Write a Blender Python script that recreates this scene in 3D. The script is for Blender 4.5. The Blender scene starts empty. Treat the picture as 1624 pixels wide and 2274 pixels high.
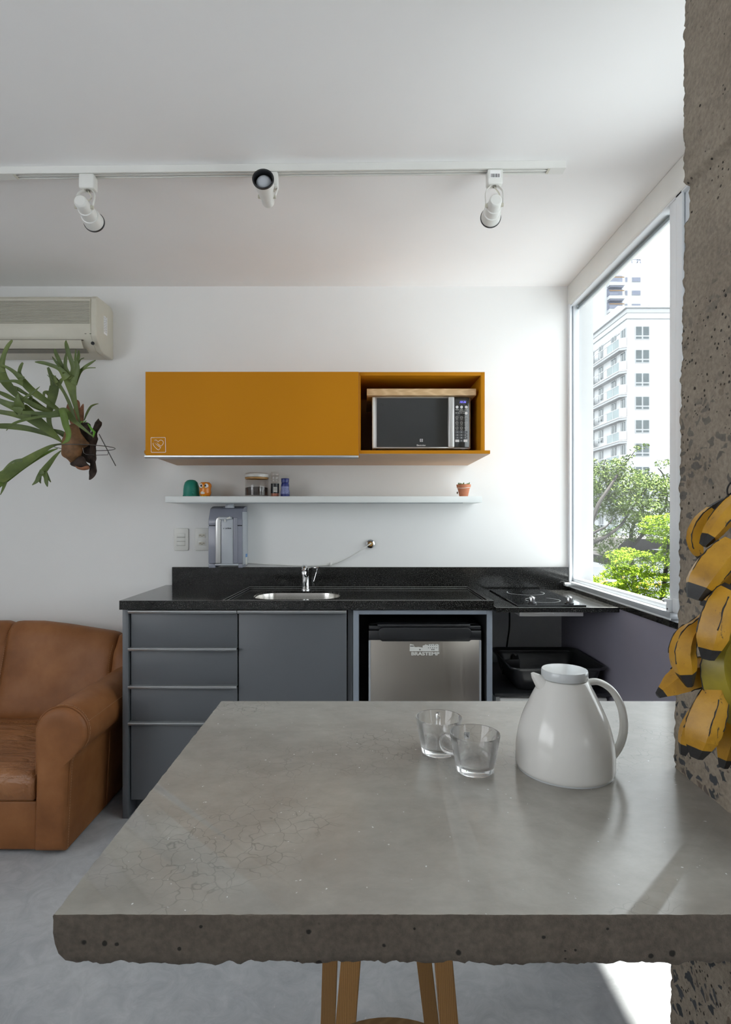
import bpy, bmesh, math, random
from mathutils import Vector, Matrix, noise, Quaternion
random.seed(7)
R = math.radians
sc = bpy.context.scene
C = sc.collection

# ------------------------------------------------------------------ camera, sky, sun, exposure
F, VX, VY, EYE = 1270.0, 806.0, 1152.0, 1.265
cd = bpy.data.cameras.new('camera'); cam = bpy.data.objects.new('camera', cd); C.objects.link(cam)
cd.sensor_fit = 'VERTICAL'; cd.sensor_height = 36.0; cd.sensor_width = 36.0
cd.lens = F / 2274 * 36.0
cd.shift_x = (812 - VX) / 2274; cd.shift_y = (VY - 1137) / 2274
cd.clip_start = 0.02; cd.clip_end = 600
cam.location = (0, 0, EYE); cam.rotation_euler = (R(90), 0, 0)
sc.camera = cam

w = bpy.data.worlds.new('overcast_sky'); sc.world = w; w.use_nodes = True
bg = w.node_tree.nodes['Background']; bg.inputs[0].default_value = (0.93, 0.965, 1.0, 1); bg.inputs[1].default_value = 4.5

sd = bpy.data.lights.new('sun', 'SUN'); sd.energy = 65.0; sd.angle = R(2.0); sd.color = (1.0, 0.96, 0.9)
sun = bpy.data.objects.new('sun', sd); C.objects.link(sun)
SUN_DIR = Vector((-0.20, -0.03, -1.0)).normalized()
sun.rotation_euler = SUN_DIR.to_track_quat('-Z', 'Y').to_euler()
sun.location = (4, 1, 12)

sc.view_settings.view_transform = 'Standard'
sc.view_settings.look = 'None'
sc.view_settings.exposure = 0.18
sc.view_settings.gamma = 1.0
sc.view_settings.use_curve_mapping = False
try:
    sc.cycles.use_denoising = True
    sc.cycles.max_bounces = 14; sc.cycles.diffuse_bounces = 7; sc.cycles.glossy_bounces = 5
    sc.cycles.transmission_bounces = 10; sc.cycles.transparent_max_bounces = 16
    sc.cycles.sample_clamp_indirect = 8.0
    sc.cycles.caustics_reflective = False
    sc.cycles.caustics_refractive = True
except Exception: pass

# ------------------------------------------------------------------ helpers
def PX(px, Y): return (px - VX) * Y / F
def PZ(py, Y): return EYE - (py - VY) * Y / F
def P(px, py, Y): return Vector((PX(px, Y), Y, PZ(py, Y)))

class MB:
    def __init__(s): s.v = []; s.f = []
    def add(s, vs, fs):
        o = len(s.v); s.v += [tuple(a) for a in vs]; s.f += [tuple(i + o for i in f) for f in fs]; return s
    def bm(s, bm):
        bm.verts.index_update()
        s.add([v.co.copy() for v in bm.verts], [[v.index for v in f.verts] for f in bm.faces]); bm.free(); return s
    def box(s, x0, x1, y0, y1, z0, z1, bev=0.0, seg=2, M=None):
        bm = bmesh.new(); bmesh.ops.create_cube(bm, size=1)
        for v in bm.verts:
            v.co = Vector(((x0 + x1) / 2 + v.co.x * (x1 - x0), (y0 + y1) / 2 + v.co.y * (y1 - y0), (z0 + z1) / 2 + v.co.z * (z1 - z0)))
        if bev > 0: bmesh.ops.bevel(bm, geom=bm.edges[:], offset=bev, segments=seg, affect='EDGES', profile=0.5)
        if M is not None: bmesh.ops.transform(bm, matrix=M, verts=bm.verts[:])
        return s.bm(bm)
    def lathe(s, prof, c=(0, 0, 0), n=32, M=None, sx=1, sy=1):
        vs = []; fs = []; m = len(prof)
        for k in range(n):
            a = 2 * math.pi * k / n
            for r, z in prof:
                p = Vector((math.cos(a) * r * sx, math.sin(a) * r * sy, z))
                if M is not None: p = M @ p
                vs.append(p + Vector(c))
        for k in range(n):
            for i in range(m - 1):
                a, b = k * m + i, ((k + 1) % n) * m + i
                fs.append((a, b, b + 1, a + 1))
        s.add(vs, fs); return s
    def tube(s, pts, r, n=10, asp=1.0, up=None, closed=False, cap=True):
        pts = [Vector(p) for p in pts]; m = len(pts)
        rs = r if isinstance(r, (list, tuple)) else [r] * m
        vs = []; fs = []; pn = None
        for i, p in enumerate(pts):
            if closed: t = (pts[(i + 1) % m] - pts[i - 1]).normalized()
            else: t = (pts[min(i + 1, m - 1)] - pts[max(i - 1, 0)]).normalized()
            if up is not None: nn = Vector(up)
            elif pn is not None: nn = pn
            else: nn = Vector((0, 0, 1)) if abs(t.z) < .9 else Vector((1, 0, 0))
            nn = (nn - t * nn.dot(t)).normalized(); pn = nn; b = t.cross(nn)
            for k in range(n):
                a = 2 * math.pi * k / n
                vs.append(p + nn * (math.cos(a) * rs[i]) + b * (math.sin(a) * rs[i] * asp))
        for i in range(m if closed else m - 1):
            j = (i + 1) % m
            for k in range(n):
                fs.append((i * n + k, i * n + (k + 1) % n, j * n + (k + 1) % n, j * n + k))
        if cap and not closed:
            fs.append(tuple(range(n))[::-1]); fs.append(tuple((m - 1) * n + k for k in range(n)))
        s.add(vs, fs); return s
    def prism(s, poly, axis, a, b, bev=0.0, seg=2):
        """poly: 2-D loop; axis 'x': poly=(y,z); 'y': (x,z); 'z': (x,y)"""
        def mk(p, t):
            return {'x': (t, p[0], p[1]), 'y': (p[0], t, p[1]), 'z': (p[0], p[1], t)}[axis]
        bm = bmesh.new(); n = len(poly)
        va = [bm.verts.new(mk(p, a)) for p in poly]; vb = [bm.verts.new(mk(p, b)) for p in poly]
        bm.faces.new(va); bm.faces.new(vb[::-1])
        for i in range(n): bm.faces.new((va[i], vb[i], vb[(i + 1) % n], va[(i + 1) % n]))
        bmesh.ops.recalc_face_normals(bm, faces=bm.faces[:])
        if bev > 0:
            es = [e for e in bm.edges if e.calc_face_angle(0) > R(30)]
            bmesh.ops.bevel(bm, geom=es, offset=bev, segments=seg, affect='EDGES', profile=0.5)
        return s.bm(bm)
    def sphere(s, c, r, sx=1, sy=1, sz=1, n=20, M=None):
        bm = bmesh.new(); bmesh.ops.create_uvsphere(bm, u_segments=n, v_segments=max(6, n // 2), radius=r)
        for v in bm.verts: v.co = Vector((v.co.x * sx, v.co.y * sy, v.co.z * sz))
        if M is not None: bmesh.ops.transform(bm, matrix=M, verts=bm.verts[:])
        bmesh.ops.translate(bm, vec=Vector(c), verts=bm.verts[:])
        return s.bm(bm)
    def loft(s, loops, closed=True, cap0=False, cap1=False):
        n = len(loops[0]); vs = [p for l in loops for p in l]; fs = []
        for i in range(len(loops) - 1):
            for k in range(n if closed else n - 1):
                fs.append((i * n + k, i * n + (k + 1) % n, (i + 1) * n + (k + 1) % n, (i + 1) * n + k))
        if cap0: fs.append(tuple(range(n))[::-1])
        if cap1: fs.append(tuple((len(loops) - 1) * n + k for k in range(n)))
        s.add(vs, fs); return s
    def holed(s, outer, inner, z):
        bm = bmesh.new(); es = []
        for lp in (outer, inner):
            vv = [bm.verts.new((p[0], p[1], z)) for p in lp]
            es += [bm.edges.new((vv[i], vv[(i + 1) % len(vv)])) for i in range(len(vv))]
        bmesh.ops.triangle_fill(bm, use_beauty=True, edges=es)
        return s.bm(bm)
    def wall(s, loop, z0, z1):
        n = len(loop); s.add([(p[0], p[1], z0) for p in loop] + [(p[0], p[1], z1) for p in loop],
              [(i, (i + 1) % n, n + (i + 1) % n, n + i) for i in range(n)]); return s
    def quad(s, a, b, c, d): s.add([a, b, c, d], [(0, 1, 2, 3)]); return s
    def build(s, name, mat, parent=None, smooth=35, fixn=True, **props):
        me = bpy.data.meshes.new(name); me.from_pydata(s.v, [], s.f)
        if fixn:
            bm = bmesh.new(); bm.from_mesh(me); bmesh.ops.remove_doubles(bm, verts=bm.verts[:], dist=1e-6)
            bmesh.ops.recalc_face_normals(bm, faces=bm.faces[:]); bm.to_mesh(me); bm.free()
        if smooth:
            me.polygons.foreach_set('use_smooth', [True] * len(me.polygons)); me.set_sharp_from_angle(angle=R(smooth))
        me.materials.append(mat); me.update()
        o = bpy.data.objects.new(name, me); C.objects.link(o)
        if parent is not None: attach(o, parent)
        for k, v in props.items(): o[k] = v
        return o

def origin_of(p):   # part meshes hold world coordinates, only the Empties are moved
    return p.location.copy() if p.type == 'EMPTY' else Vector((0, 0, 0))
def attach(o, parent):
    o.parent = parent; o.matrix_parent_inverse = Matrix.Translation(-origin_of(parent))
def thing(name, label, cat, loc, group=None):
    o = bpy.data.objects.new(name, None); o.empty_display_size = .05; C.objects.link(o); o.location = loc
    o['label'] = label; o['category'] = cat
    if group: o['group'] = group
    return o
def tag(o, label, cat, group=None, kind=None):
    o['label'] = label; o['category'] = cat
    if group: o['group'] = group
    if kind: o['kind'] = kind
    return o
def struct(o, label=None):
    o['kind'] = 'structure'
    if label: o['label'] = label
    return o
def text(body, size, M, mat, parent, name='lettering', ext=0.0002, align='CENTER', sx=1.0, shear=0.0, offset=0.0):
    cu = bpy.data.curves.new('t', 'FONT'); cu.body = body; cu.size = size; cu.align_x = align; cu.align_y = 'CENTER'
    cu.extrude = ext; cu.shear = shear; cu.offset = offset; cu.resolution_u = 3
    to = bpy.data.objects.new('t', cu); C.objects.link(to)
    dg = bpy.context.evaluated_depsgraph_get(); dg.update()
    me = bpy.data.meshes.new_from_object(to.evaluated_get(dg))
    bpy.data.objects.remove(to)
    me.transform(M @ Matrix.Diagonal((sx, 1, 1, 1))); me.materials.clear(); me.materials.append(mat); me.name = name
    o = bpy.data.objects.new(name, me); C.objects.link(o)
    if parent is not None: attach(o, parent)
    return o
def facing(x, y, z): # text upright, facing the camera (-Y)
    return Matrix.Translation((x, y, z)) @ Matrix.Rotation(R(90), 4, 'X')
def rrect(x0, x1, y0, y1, r, n=6):
    out = []
    for cx, cy, a0 in ((x1 - r, y1 - r, 0), (x0 + r, y1 - r, 90), (x0 + r, y0 + r, 180), (x1 - r, y0 + r, 270)):
        for k in range(n + 1):
            a = R(a0 + 90 * k / n); out.append((cx + r * math.cos(a), cy + r * math.sin(a)))
    return out
def spline(pts, n=6):
    """Catmull-Rom through tuples of any length"""
    out = []; m = len(pts)
    for i in range(m - 1):
        p0, p1, p2, p3 = pts[max(i - 1, 0)], pts[i], pts[i + 1], pts[min(i + 2, m - 1)]
        for k in range(n):
            t = k / n
            out.append(tuple(.5 * (2 * b + (c - a) * t + (2 * a - 5 * b + 4 * c - d) * t * t + (3 * b - a - 3 * c + d) * t ** 3) for a, b, c, d in zip(p0, p1, p2, p3)))
    out.append(tuple(pts[-1])); return out
def lerp_tab(tab, x):
    if x <= tab[0][0]: return tab[0][1]
    for (a, b), (c, d) in zip(tab, tab[1:]):
        if x <= c: return b + (d - b) * (x - a) / (c - a)
    return tab[-1][1]

# ------------------------------------------------------------------ materials
def srgb(r, g, b):
    f = lambda c: (c / 255 / 12.92) if c / 255 <= .04045 else ((c / 255 + .055) / 1.055) ** 2.4
    return (f(r), f(g), f(b), 1)
class NT:
    def __init__(s, name):
        s.m = bpy.data.materials.new(name); s.m.use_nodes = True; s.t = s.m.node_tree; s.n = s.t.nodes
        s.b = s.n['Principled BSDF']; s.out = s.n['Material Output']; s._c = None
    def new(s, ty, **kw):
        n = s.n.new(ty)
        for k, v in kw.items():
            if k.startswith('i_'):
                key = k[2:]; n.inputs[int(key) if key.isdigit() else key].default_value = v
            else: setattr(n, k, v)
        return n
    def l(s, a, b): s.t.links.new(a, b)
    def co(s, scale=(1, 1, 1)):
        tc = s.new('ShaderNodeTexCoord'); mp = s.new('ShaderNodeMapping'); mp.inputs['Scale'].default_value = scale
        s.l(tc.outputs['Object'], mp.inputs[0]); return mp.outputs[0]
    def noise(s, sc_, det=4, rough=.55, co=None, dist=0.0):
        n = s.new('ShaderNodeTexNoise'); n.inputs['Scale'].default_value = sc_; n.inputs['Detail'].default_value = det
        n.inputs['Roughness'].default_value = rough; n.inputs['Distortion'].default_value = dist
        s.l(co if co is not None else s.co(), n.inputs['Vector']); return n.outputs[0]
    def ramp(s, src, stops, interp='LINEAR'):
        r = s.new('ShaderNodeValToRGB'); r.color_ramp.interpolation = interp; e = r.color_ramp.elements
        while len(e) < len(stops): e.new(.5)
        for el, (p, c) in zip(e, stops):
            el.position = p; el.color = c if isinstance(c, (tuple, list)) else (c, c, c, 1)
        s.l(src, r.inputs[0]); return r.outputs[0]
    def mix(s, fac, a, b, mode='MIX'):
        m = s.new('ShaderNodeMix', data_type='RGBA', blend_type=mode)
        for v, i in ((fac, 0), (a, 6), (b, 7)):
            if isinstance(v, bpy.types.NodeSocket): s.l(v, m.inputs[i])
            else: m.inputs[i].default_value = v
        return m.outputs[2]
    def bump(s, h, strength=.3, dist=.002, prev=None):
        b = s.new('ShaderNodeBump'); b.inputs['Strength'].default_value = strength; b.inputs['Distance'].default_value = dist
        s.l(h, b.inputs['Height'])
        if prev is not None: s.l(prev, b.inputs['Normal'])
        return b.outputs[0]
    def set(s, col=None, rough=None, metal=None, normal=None, spec=None, **kw):
        for k, v in (('Base Color', col), ('Roughness', rough), ('Metallic', metal), ('Normal', normal), ('Specular IOR Level', spec)):
            if v is None: continue
            if isinstance(v, bpy.types.NodeSocket): s.l(v, s.b.inputs[k])
            else: s.b.inputs[k].default_value = v
        for k, v in kw.items(): s.b.inputs[k.replace('_', ' ')].default_value = v
        return s.m
def paint(name, col, rough=.5, metal=0.0, var=.06, nscale=9, bscale=250, bstr=.05, spec=.5, **kw):
    t = NT(name); n = t.noise(nscale, 3)
    a = tuple(c * (1 - var) for c in col[:3]) + (1,); b = tuple(min(1, c * (1 + var)) for c in col[:3]) + (1,)
    c = t.ramp(n, [(.3, a), (.7, b)])
    nb = t.bump(t.noise(bscale, 2), bstr, .0006)
    return t.set(c, rough, metal, nb, spec, **kw)

M = {}
M['wall'] = paint('white_wall_paint', (.80, .80, .79), .6, var=.015, nscale=2.5, bscale=90, bstr=.04)
M['ceiling'] = paint('white_ceiling_paint', (.87, .86, .855), .7, var=.02, nscale=1.6, bscale=60, bstr=.05)
M['wall_grey'] = paint('grey_wall_paint', srgb(140, 137, 150), .45, var=.04, nscale=4)
M['wall_pale'] = paint('pale_grey_plaster', (.78, .80, .80), .6, var=.06, nscale=4)
M['cab'] = paint('grey_cabinet_laminate', srgb(88, 91, 95), .42, var=.04, nscale=3, bscale=500, bstr=.05)
M['cab_edge'] = paint('pale_cabinet_edge_band', srgb(132, 140, 150), .4, var=.03)
M['dark'] = paint('black_niche_board', (.012, .012, .013), .55, var=.1)
M['alu'] = paint('brushed_aluminium', (.55, .56, .57), .38, metal=.85, var=.04, nscale=20)
M['white_alu'] = paint('white_window_aluminium', (.74, .77, .80), .35, var=.02)
M['grey_alu'] = paint('grey_window_track', (.44, .47, .50), .35, metal=.3, var=.03)
M['blind'] = paint('grey_blind_fabric', (.30, .30, .32), .8, var=.05, bscale=600, bstr=.3)
M['white_pl'] = paint('white_plastic', (.74, .74, .71), .35, var=.02)
M['cream_pl'] = paint('cream_plastic', (.60, .575, .485), .4, var=.03)
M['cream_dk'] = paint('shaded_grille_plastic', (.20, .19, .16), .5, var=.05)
M['switch'] = paint('switch_plate_plastic', (.70, .70, .66), .35, var=.02)
M['black_pl'] = paint('black_plastic', (.015, .016, .018), .33, var=.1, nscale=20, bscale=800, bstr=.1)
M['black_gl'] = paint('black_glass', (.006, .007, .008), .04, var=.05, bstr=0)
M['chrome'] = paint('chrome', (.80, .80, .81), .08, metal=1, var=.02, bstr=0)
M['sink'] = paint('brushed_sink_steel', (.62, .60, .57), .22, metal=1, var=.05)
M['mw_glass'] = paint('smoked_oven_glass', (.026, .028, .028), .05, spec=.9, bstr=0)
M['silver'] = paint('silver_plastic_trim', (.62, .62, .61), .28, metal=.6, var=.03)
M['orange'] = paint('mustard_orange_laminate', (.48, .19, .004), .6, spec=.15, var=.03, nscale=2, bscale=400, bstr=.08)
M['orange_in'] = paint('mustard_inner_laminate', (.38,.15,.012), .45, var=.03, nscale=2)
M['under'] = paint('pale_wood_laminate_underside', (.56, .36, .22), .5, var=.06, nscale=5)
M['white_sh'] = paint('white_shelf_laminate', (.72, .75, .74), .4, var=.02)
M['white'] = paint('white_print', (.85, .85, .85), .5, var=.0)
M['kettle'] = paint('glossy_white_jug_plastic', (.63, .62, .59), .14, var=.015, bstr=0)
M['kettle_lid'] = paint('grey_white_lid_plastic', (.52, .54, .55), .12, var=.015, bstr=0)
M['green'] = paint('teal_silicone', (.012, .23, .17), .45, var=.08)
M['owl'] = paint('orange_ceramic', (.75, .24, .02), .2, var=.05)
M['yellow'] = paint('yellow_glaze', (.75, .52, .03), .3, var=.03)
M['terra'] = paint('terracotta', (.50, .19, .10), .8, var=.12, nscale=40)
M['blue'] = paint('blue_plastic', (.03, .045, .22), .35, var=.08)
M['blue_lt'] = paint('pale_blue_label', (.22, .25, .48), .5, var=.3, nscale=160)
M['coffee'] = paint('ground_coffee', (.035, .02, .014), .9, var=.3, nscale=300)
M['gasket'] = paint('amber_seal_ring', (.45, .24, .06), .4, var=.05)
M['salt'] = paint('pink_salt', (.60, .22, .14), .6, var=.4, nscale=250)
M['disp'] = paint('grey_blue_purifier_plastic', (.25, .26, .315), .25, var=.02, bstr=0)
M['disp_lt'] = paint('pale_purifier_panel', (.46, .49, .53), .3, var=.02, bstr=0)
M['sky_blue'] = paint('blue_sticker', (.09, .27, .60), .5, var=.02)
M['wire'] = paint('dark_wire', (.10, .095, .09), .4, metal=.8, var=.1)
M['ext_wall'] = paint('pale_render', (.50, .51, .525), .8, var=.02, nscale=.3)
M['ext_trim'] = paint('pale_cornice_render', (.38, .39, .405), .8, var=.02, nscale=.3)
M['ext_glass'] = paint('window_pane_glass', (.065, .085, .095), .15, var=.25, nscale=.8)
M['rail_glass'] = paint('balcony_glass', (.11, .16, .17), .1, var=.3, nscale=.6)
M['ext_blue'] = paint('hazy_pane_glass', (.13, .145, .20), .3, var=.1, nscale=.5)
M['ext_roof'] = paint('dark_roof_sheet', (.012, .010, .010), .8, var=.2, nscale=1)
M['asphalt'] = paint('asphalt', (.03, .03, .031), .9, var=.2, nscale=2)
M['fin'] = paint('white_outer_wall', (.5, .5, .5), .8, var=.02)
M['red'] = paint('orange_balcony_band', (.2, .11, .035), .6, var=.05)
M['leaf_a'] = paint('tree_leaves', (.085, .125, .030), .85, spec=.1, var=.6, nscale=1.3)
M['leaf_b'] = paint('bright_tree_leaves', (.15, .235, .012), .85, spec=.1, var=.5, nscale=2.2)
M['bark_t'] = paint('tree_bark', (.012, .010, .009), .9, var=.3, nscale=8)
M['flower'] = paint('yellow_blossom', (.30, .21, .004), .6, var=.1)
M['cord'] = paint('black_cord', (.01, .01, .01), .5, var=.05)

t = NT('black_speckled_granite'); co = t.co()
n1 = t.noise(300, 3, .7, co); n2 = t.noise(90, 3, .6, co)
c = t.ramp(n1, [(.0, (.005, .005, .005, 1)), (.52, (.008, .008, .008, 1)), (.60, (.05, .05, .047, 1)), (.70, (.20, .195, .18, 1))])
c2 = t.ramp(n2, [(.35, (.65, .65, .65, 1)), (.7, (1.3, 1.3, 1.3, 1))])
M['granite'] = t.set(t.mix(1.0, c, c2, 'MULTIPLY'), .11, 0, None, .42)

t = NT('polished_concrete_floor'); co = t.co()
c = t.ramp(t.noise(1.7, 8, .62, co, .6), [(.28, (.29, .305, .32, 1)), (.5, (.43, .445, .465, 1)), (.72, (.58, .595, .61, 1))])
c = t.mix(.35, c, t.ramp(t.noise(14, 6, .7, co, 1.2), [(.35, (.18, .19, .20, 1)), (.65, (.44, .45, .46, 1))]))
sp = t.ramp(t.noise(90, 2, .5, co), [(.72, 0), (.78, 1)]); c = t.mix(sp, c, (.5, .5, .5, 1))
M['floor'] = t.set(c, t.ramp(t.noise(5, 5, .6, co), [(.3, .30), (.7, .48)]), 0, t.bump(t.noise(30, 5, .6, co), .06, .004))

t = NT('cast_concrete_table'); co = t.co()
c = t.ramp(t.noise(2.6, 9, .66, co, .25), [(.25, (.185, .168, .144, 1)), (.5, (.262, .246, .220, 1)), (.75, (.36, .345, .315, 1))])
c = t.mix(.20, c, t.ramp(t.noise(19, 8, .72, t.co((.7, 1.2, 1)), .3), [(.30, (.15, .14, .12, 1)), (.70, (.40, .38, .345, 1))]))
vo = t.new('ShaderNodeTexVoronoi', feature='DISTANCE_TO_EDGE'); vo.inputs['Scale'].default_value = 42
wn = t.new('ShaderNodeMix', data_type='RGBA'); nn = t.new('ShaderNodeTexNoise'); nn.inputs['Scale'].default_value = 30
t.l(co, nn.inputs['Vector']); wn.inputs[0].default_value = .035; t.l(co, wn.inputs[6]); t.l(nn.outputs['Color'], wn.inputs[7]); t.l(wn.outputs[2], vo.inputs['Vector'])
crk = t.ramp(vo.outputs[0], [(.0, 1), (.035, 0)]); msk = t.ramp(t.noise(3.1, 3, .5, t.co((1, 1.3, 1))), [(.52, 0), (.60, 1)])
ck = t.mix(1.0, crk, msk, 'MULTIPLY'); ckf = t.mix(1.0, ck, (.5, .5, .5, 1), 'MULTIPLY')
c = t.mix(ckf, c, (.10, .095, .085, 1))
sp = t.ramp(t.noise(120, 2, .5, co), [(.745, 0), (.78, 1)]); c = t.mix(sp, c, (.6, .6, .58, 1))
ma = t.new('ShaderNodeTexVoronoi', feature='F1'); ma.inputs['Scale'].default_value = 38; t.l(co, ma.inputs['Vector'])
M['table'] = t.set(c, t.ramp(t.noise(9, 6, .65, co), [(.2, .16), (.8, .26)]), 0, t.bump(t.noise(16, 6, .62, co), .07, .004, t.bump(ck, -.3, .0006)), .65)

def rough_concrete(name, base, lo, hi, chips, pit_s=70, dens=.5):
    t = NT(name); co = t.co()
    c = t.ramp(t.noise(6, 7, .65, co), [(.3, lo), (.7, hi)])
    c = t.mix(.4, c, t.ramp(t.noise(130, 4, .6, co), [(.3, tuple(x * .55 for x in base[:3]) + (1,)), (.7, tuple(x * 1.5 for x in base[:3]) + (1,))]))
    bumpn = t.bump(t.noise(240, 5, .7, co), .6, .0025, t.bump(t.noise(45, 8, .7, co), .55, .007))
    # pits
    v = t.new('ShaderNodeTexVoronoi', feature='F1'); v.inputs['Scale'].default_value = pit_s; v.inputs['Randomness'].default_value = 1; t.l(co if chips else t.co((1, .06, 1)), v.inputs['Vector'])
    sep = t.new('ShaderNodeSeparateColor'); t.l(v.outputs['Color'], sep.inputs[0])
    pick = t.ramp(sep.outputs[0], [(.60 if chips else .80, 0), (.64 if chips else .83, 1)]); 
    rs_ = t.new('ShaderNodeMath', operation='MULTIPLY_ADD'); rs_.inputs[1].default_value = 1.6; rs_.inputs[2].default_value = .5; t.l(sep.outputs[2], rs_.inputs[0])
    wob = t.new('ShaderNodeMath', operation='MULTIPLY_ADD'); wob.inputs[1].default_value = .22; wob.inputs[2].default_value = -.11; t.l(t.noise(150, 3, .6, co), wob.inputs[0])
    dw_ = t.new('ShaderNodeMath', operation='ADD'); t.l(v.outputs['Distance'], dw_.inputs[0]); t.l(wob.outputs[0], dw_.inputs[1])
    dv_ = t.new('ShaderNodeMath', operation='DIVIDE'); t.l(dw_.outputs[0], dv_.inputs[0]); t.l(rs_.outputs[0], dv_.inputs[1])
    rad = t.ramp(dv_.outputs[0], [(.13, 1), (.18, 0)])
    pit = t.mix(1.0, pick, rad, 'MULTIPLY'); c = t.mix(pit, c, tuple(x * .12 for x in base[:3]) + (1,))
    bumpn = t.bump(pit, -.9, .004, bumpn)
    if chips:
        mp = t.co((1, .80, 1.0))
        nn = t.new('ShaderNodeTexNoise'); nn.inputs['Scale'].default_value = 55; t.l(mp, nn.inputs['Vector'])
        wn = t.new('ShaderNodeMix', data_type='RGBA'); wn.inputs[0].default_value = .022; t.l(mp, wn.inputs[6]); t.l(nn.outputs['Color'], wn.inputs[7])
        v2 = t.new('ShaderNodeTexVoronoi', feature='DISTANCE_TO_EDGE'); v2.inputs['Scale'].default_value = 58; t.l(wn.outputs[2], v2.inputs['Vector'])
        v3 = t.new('ShaderNodeTexVoronoi', feature='F1'); v3.inputs['Scale'].default_value = 58; t.l(wn.outputs[2], v3.inputs['Vector'])
        s3 = t.new('ShaderNodeSeparateColor'); t.l(v3.outputs['Color'], s3.inputs[0])
        pk = t.ramp(s3.outputs[1], [(dens, 0), (dens + .02, 1)]); ed = t.ramp(v2.outputs[0], [(.10, 0), (.16, 1)])
        # exposed aggregate shows where the skin is worn: below mid height
        tc = t.new('ShaderNodeTexCoord'); sx = t.new('ShaderNodeSeparateXYZ'); t.l(tc.outputs['Object'], sx.inputs[0])
        zz = t.new('ShaderNodeMapRange'); zz.inputs['From Min'].default_value = 1.05; zz.inputs['From Max'].default_value = 1.75
        zz.inputs['To Min'].default_value = 1.0; zz.inputs['To Max'].default_value = .10; t.l(sx.outputs['Z'], zz.inputs['Value'])
        big = t.ramp(t.noise(7, 3, .5, co), [(.36, 0), (.44, 1)])
        f = t.mix(1.0, t.mix(1.0, pk, ed, 'MULTIPLY'), big, 'MULTIPLY'); f = t.mix(1.0, f, zz.outputs[0], 'MULTIPLY')
        cc = t.ramp(s3.outputs[2], [(.0, (.040, .044, .048, 1)), (.8, (.075, .078, .082, 1)), (.95, (.16, .12, .09, 1))])
        c = t.mix(f, c, cc)
    return t.set(c, .85, 0, bumpn, .25)
M['pillar'] = rough_concrete('rough_pillar_concrete', (.30, .25, .195), (.17, .14, .108, 1), (.33, .285, .23, 1), True, 120, .48)
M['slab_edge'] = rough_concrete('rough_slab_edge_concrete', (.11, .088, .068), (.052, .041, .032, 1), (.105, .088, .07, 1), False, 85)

def wood(name, a, b, scale=(1, 1, 1), rough=.45, wscale=6, dist=4):
    t = NT(name); co = t.co(scale)
    wv = t.new('ShaderNodeTexWave', wave_type='BANDS', bands_direction='X'); wv.inputs['Scale'].default_value = wscale
    wv.inputs['Distortion'].default_value = dist; wv.inputs['Detail'].default_value = 3; wv.inputs['Detail Scale'].default_value = 1.2
    t.l(co, wv.inputs['Vector']); c = t.ramp(wv.outputs[0], [(.1, a), (.6, b), (.95, a)])
    c = t.mix(.25, c, t.ramp(t.noise(60, 3, .6, co), [(.3, a), (.7, b)]))
    return t.set(c, rough, 0, t.bump(wv.outputs[0], .08, .001))
M['pine'] = wood('pine_leg_wood', (.24, .12, .033, 1), (.36, .19, .06, 1), (14, 14, .8), .45, 3, 3)
M['pine_seat'] = wood('pine_seat_wood', (.19, .10, .036, 1), (.27, .155, .058, 1), (3, 14, 3), .5, 2, 3)
M['pine_top'] = wood('pale_pine_board', (.56, .36, .18, 1), (.72, .51, .28, 1), (1.6, 8, 26), .5, 1.4, 5)

t = NT('brown_leather'); co = t.co()
c = t.ramp(t.noise(3.5, 5, .6, co), [(.28, (.17, .062, .020, 1)), (.5, (.255, .100, .033, 1)), (.75, (.36, .155, .058, 1))])
sc_ = t.ramp(t.noise(9, 8, .75, t.co((1, 1, 6)), 3), [(.70, 0), (.76, 1)])
c = t.mix(t.mix(1.0, sc_, (.25, .25, .25, 1), 'MULTIPLY'), c, (.5, .28, .14, 1))
vv = t.new('ShaderNodeTexVoronoi', feature='F1'); vv.inputs['Scale'].default_value = 380; t.l(co, vv.inputs['Vector'])
M['leather'] = t.set(c, t.ramp(t.noise(6, 4, .6, co), [(.3, .46), (.7, .6)]), 0, t.bump(vv.outputs['Distance'], .12, .0006), .32)
t = NT('wrinkled_brown_leather'); co = t.co()
c = t.ramp(t.noise(4, 5, .6, co), [(.28, (.20, .078, .026, 1)), (.5, (.28, .115, .040, 1)), (.75, (.38, .17, .068, 1))])
wk = t.noise(5.5, 4, .55, t.co((.9, 2.6, 1)), 1.6)
M['leather_w'] = t.set(c, .42, 0, t.bump(wk, .75, .03))
M['stitch'] = paint('pale_stitching', (.42, .22, .11), .6, var=.05)

t = NT('brushed_steel_door'); co = t.co((400, 1, 3))
M['steel'] = t.set((.36, .33, .295, 1), t.ramp(t.noise(1, 3, .6, co), [(.3, .28), (.7, .42)]), .95, t.bump(t.noise(1, 2, .5, co), .03, .0005))

t = NT('painted_banana_wood'); co = t.co()
c = t.ramp(t.noise(20, 5, .6, co), [(.25, (.25, .118, .005, 1)), (.5, (.41, .205, .009, 1)), (.75, (.52, .28, .02, 1))])
wear = t.ramp(t.noise(42, 8, .75, t.co((1.6, 1.6, .45)), 2.0), [(.62, 0), (.65, 1)])
c = t.mix(wear, c, (.035, .02, .008, 1))
M['banana'] = t.set(c, .42, 0, t.bump(t.noise(80, 5, .65, co), .3, .0015))
M['banana_g'] = paint('greenish_banana_paint', (.22, .17, .008), .42, var=.25, nscale=30, bscale=90, bstr=.3)
M['banana_tip'] = paint('black_banana_tip_paint', (.012, .011, .011), .5, var=.3, nscale=60, bscale=200, bstr=.6)

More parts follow.
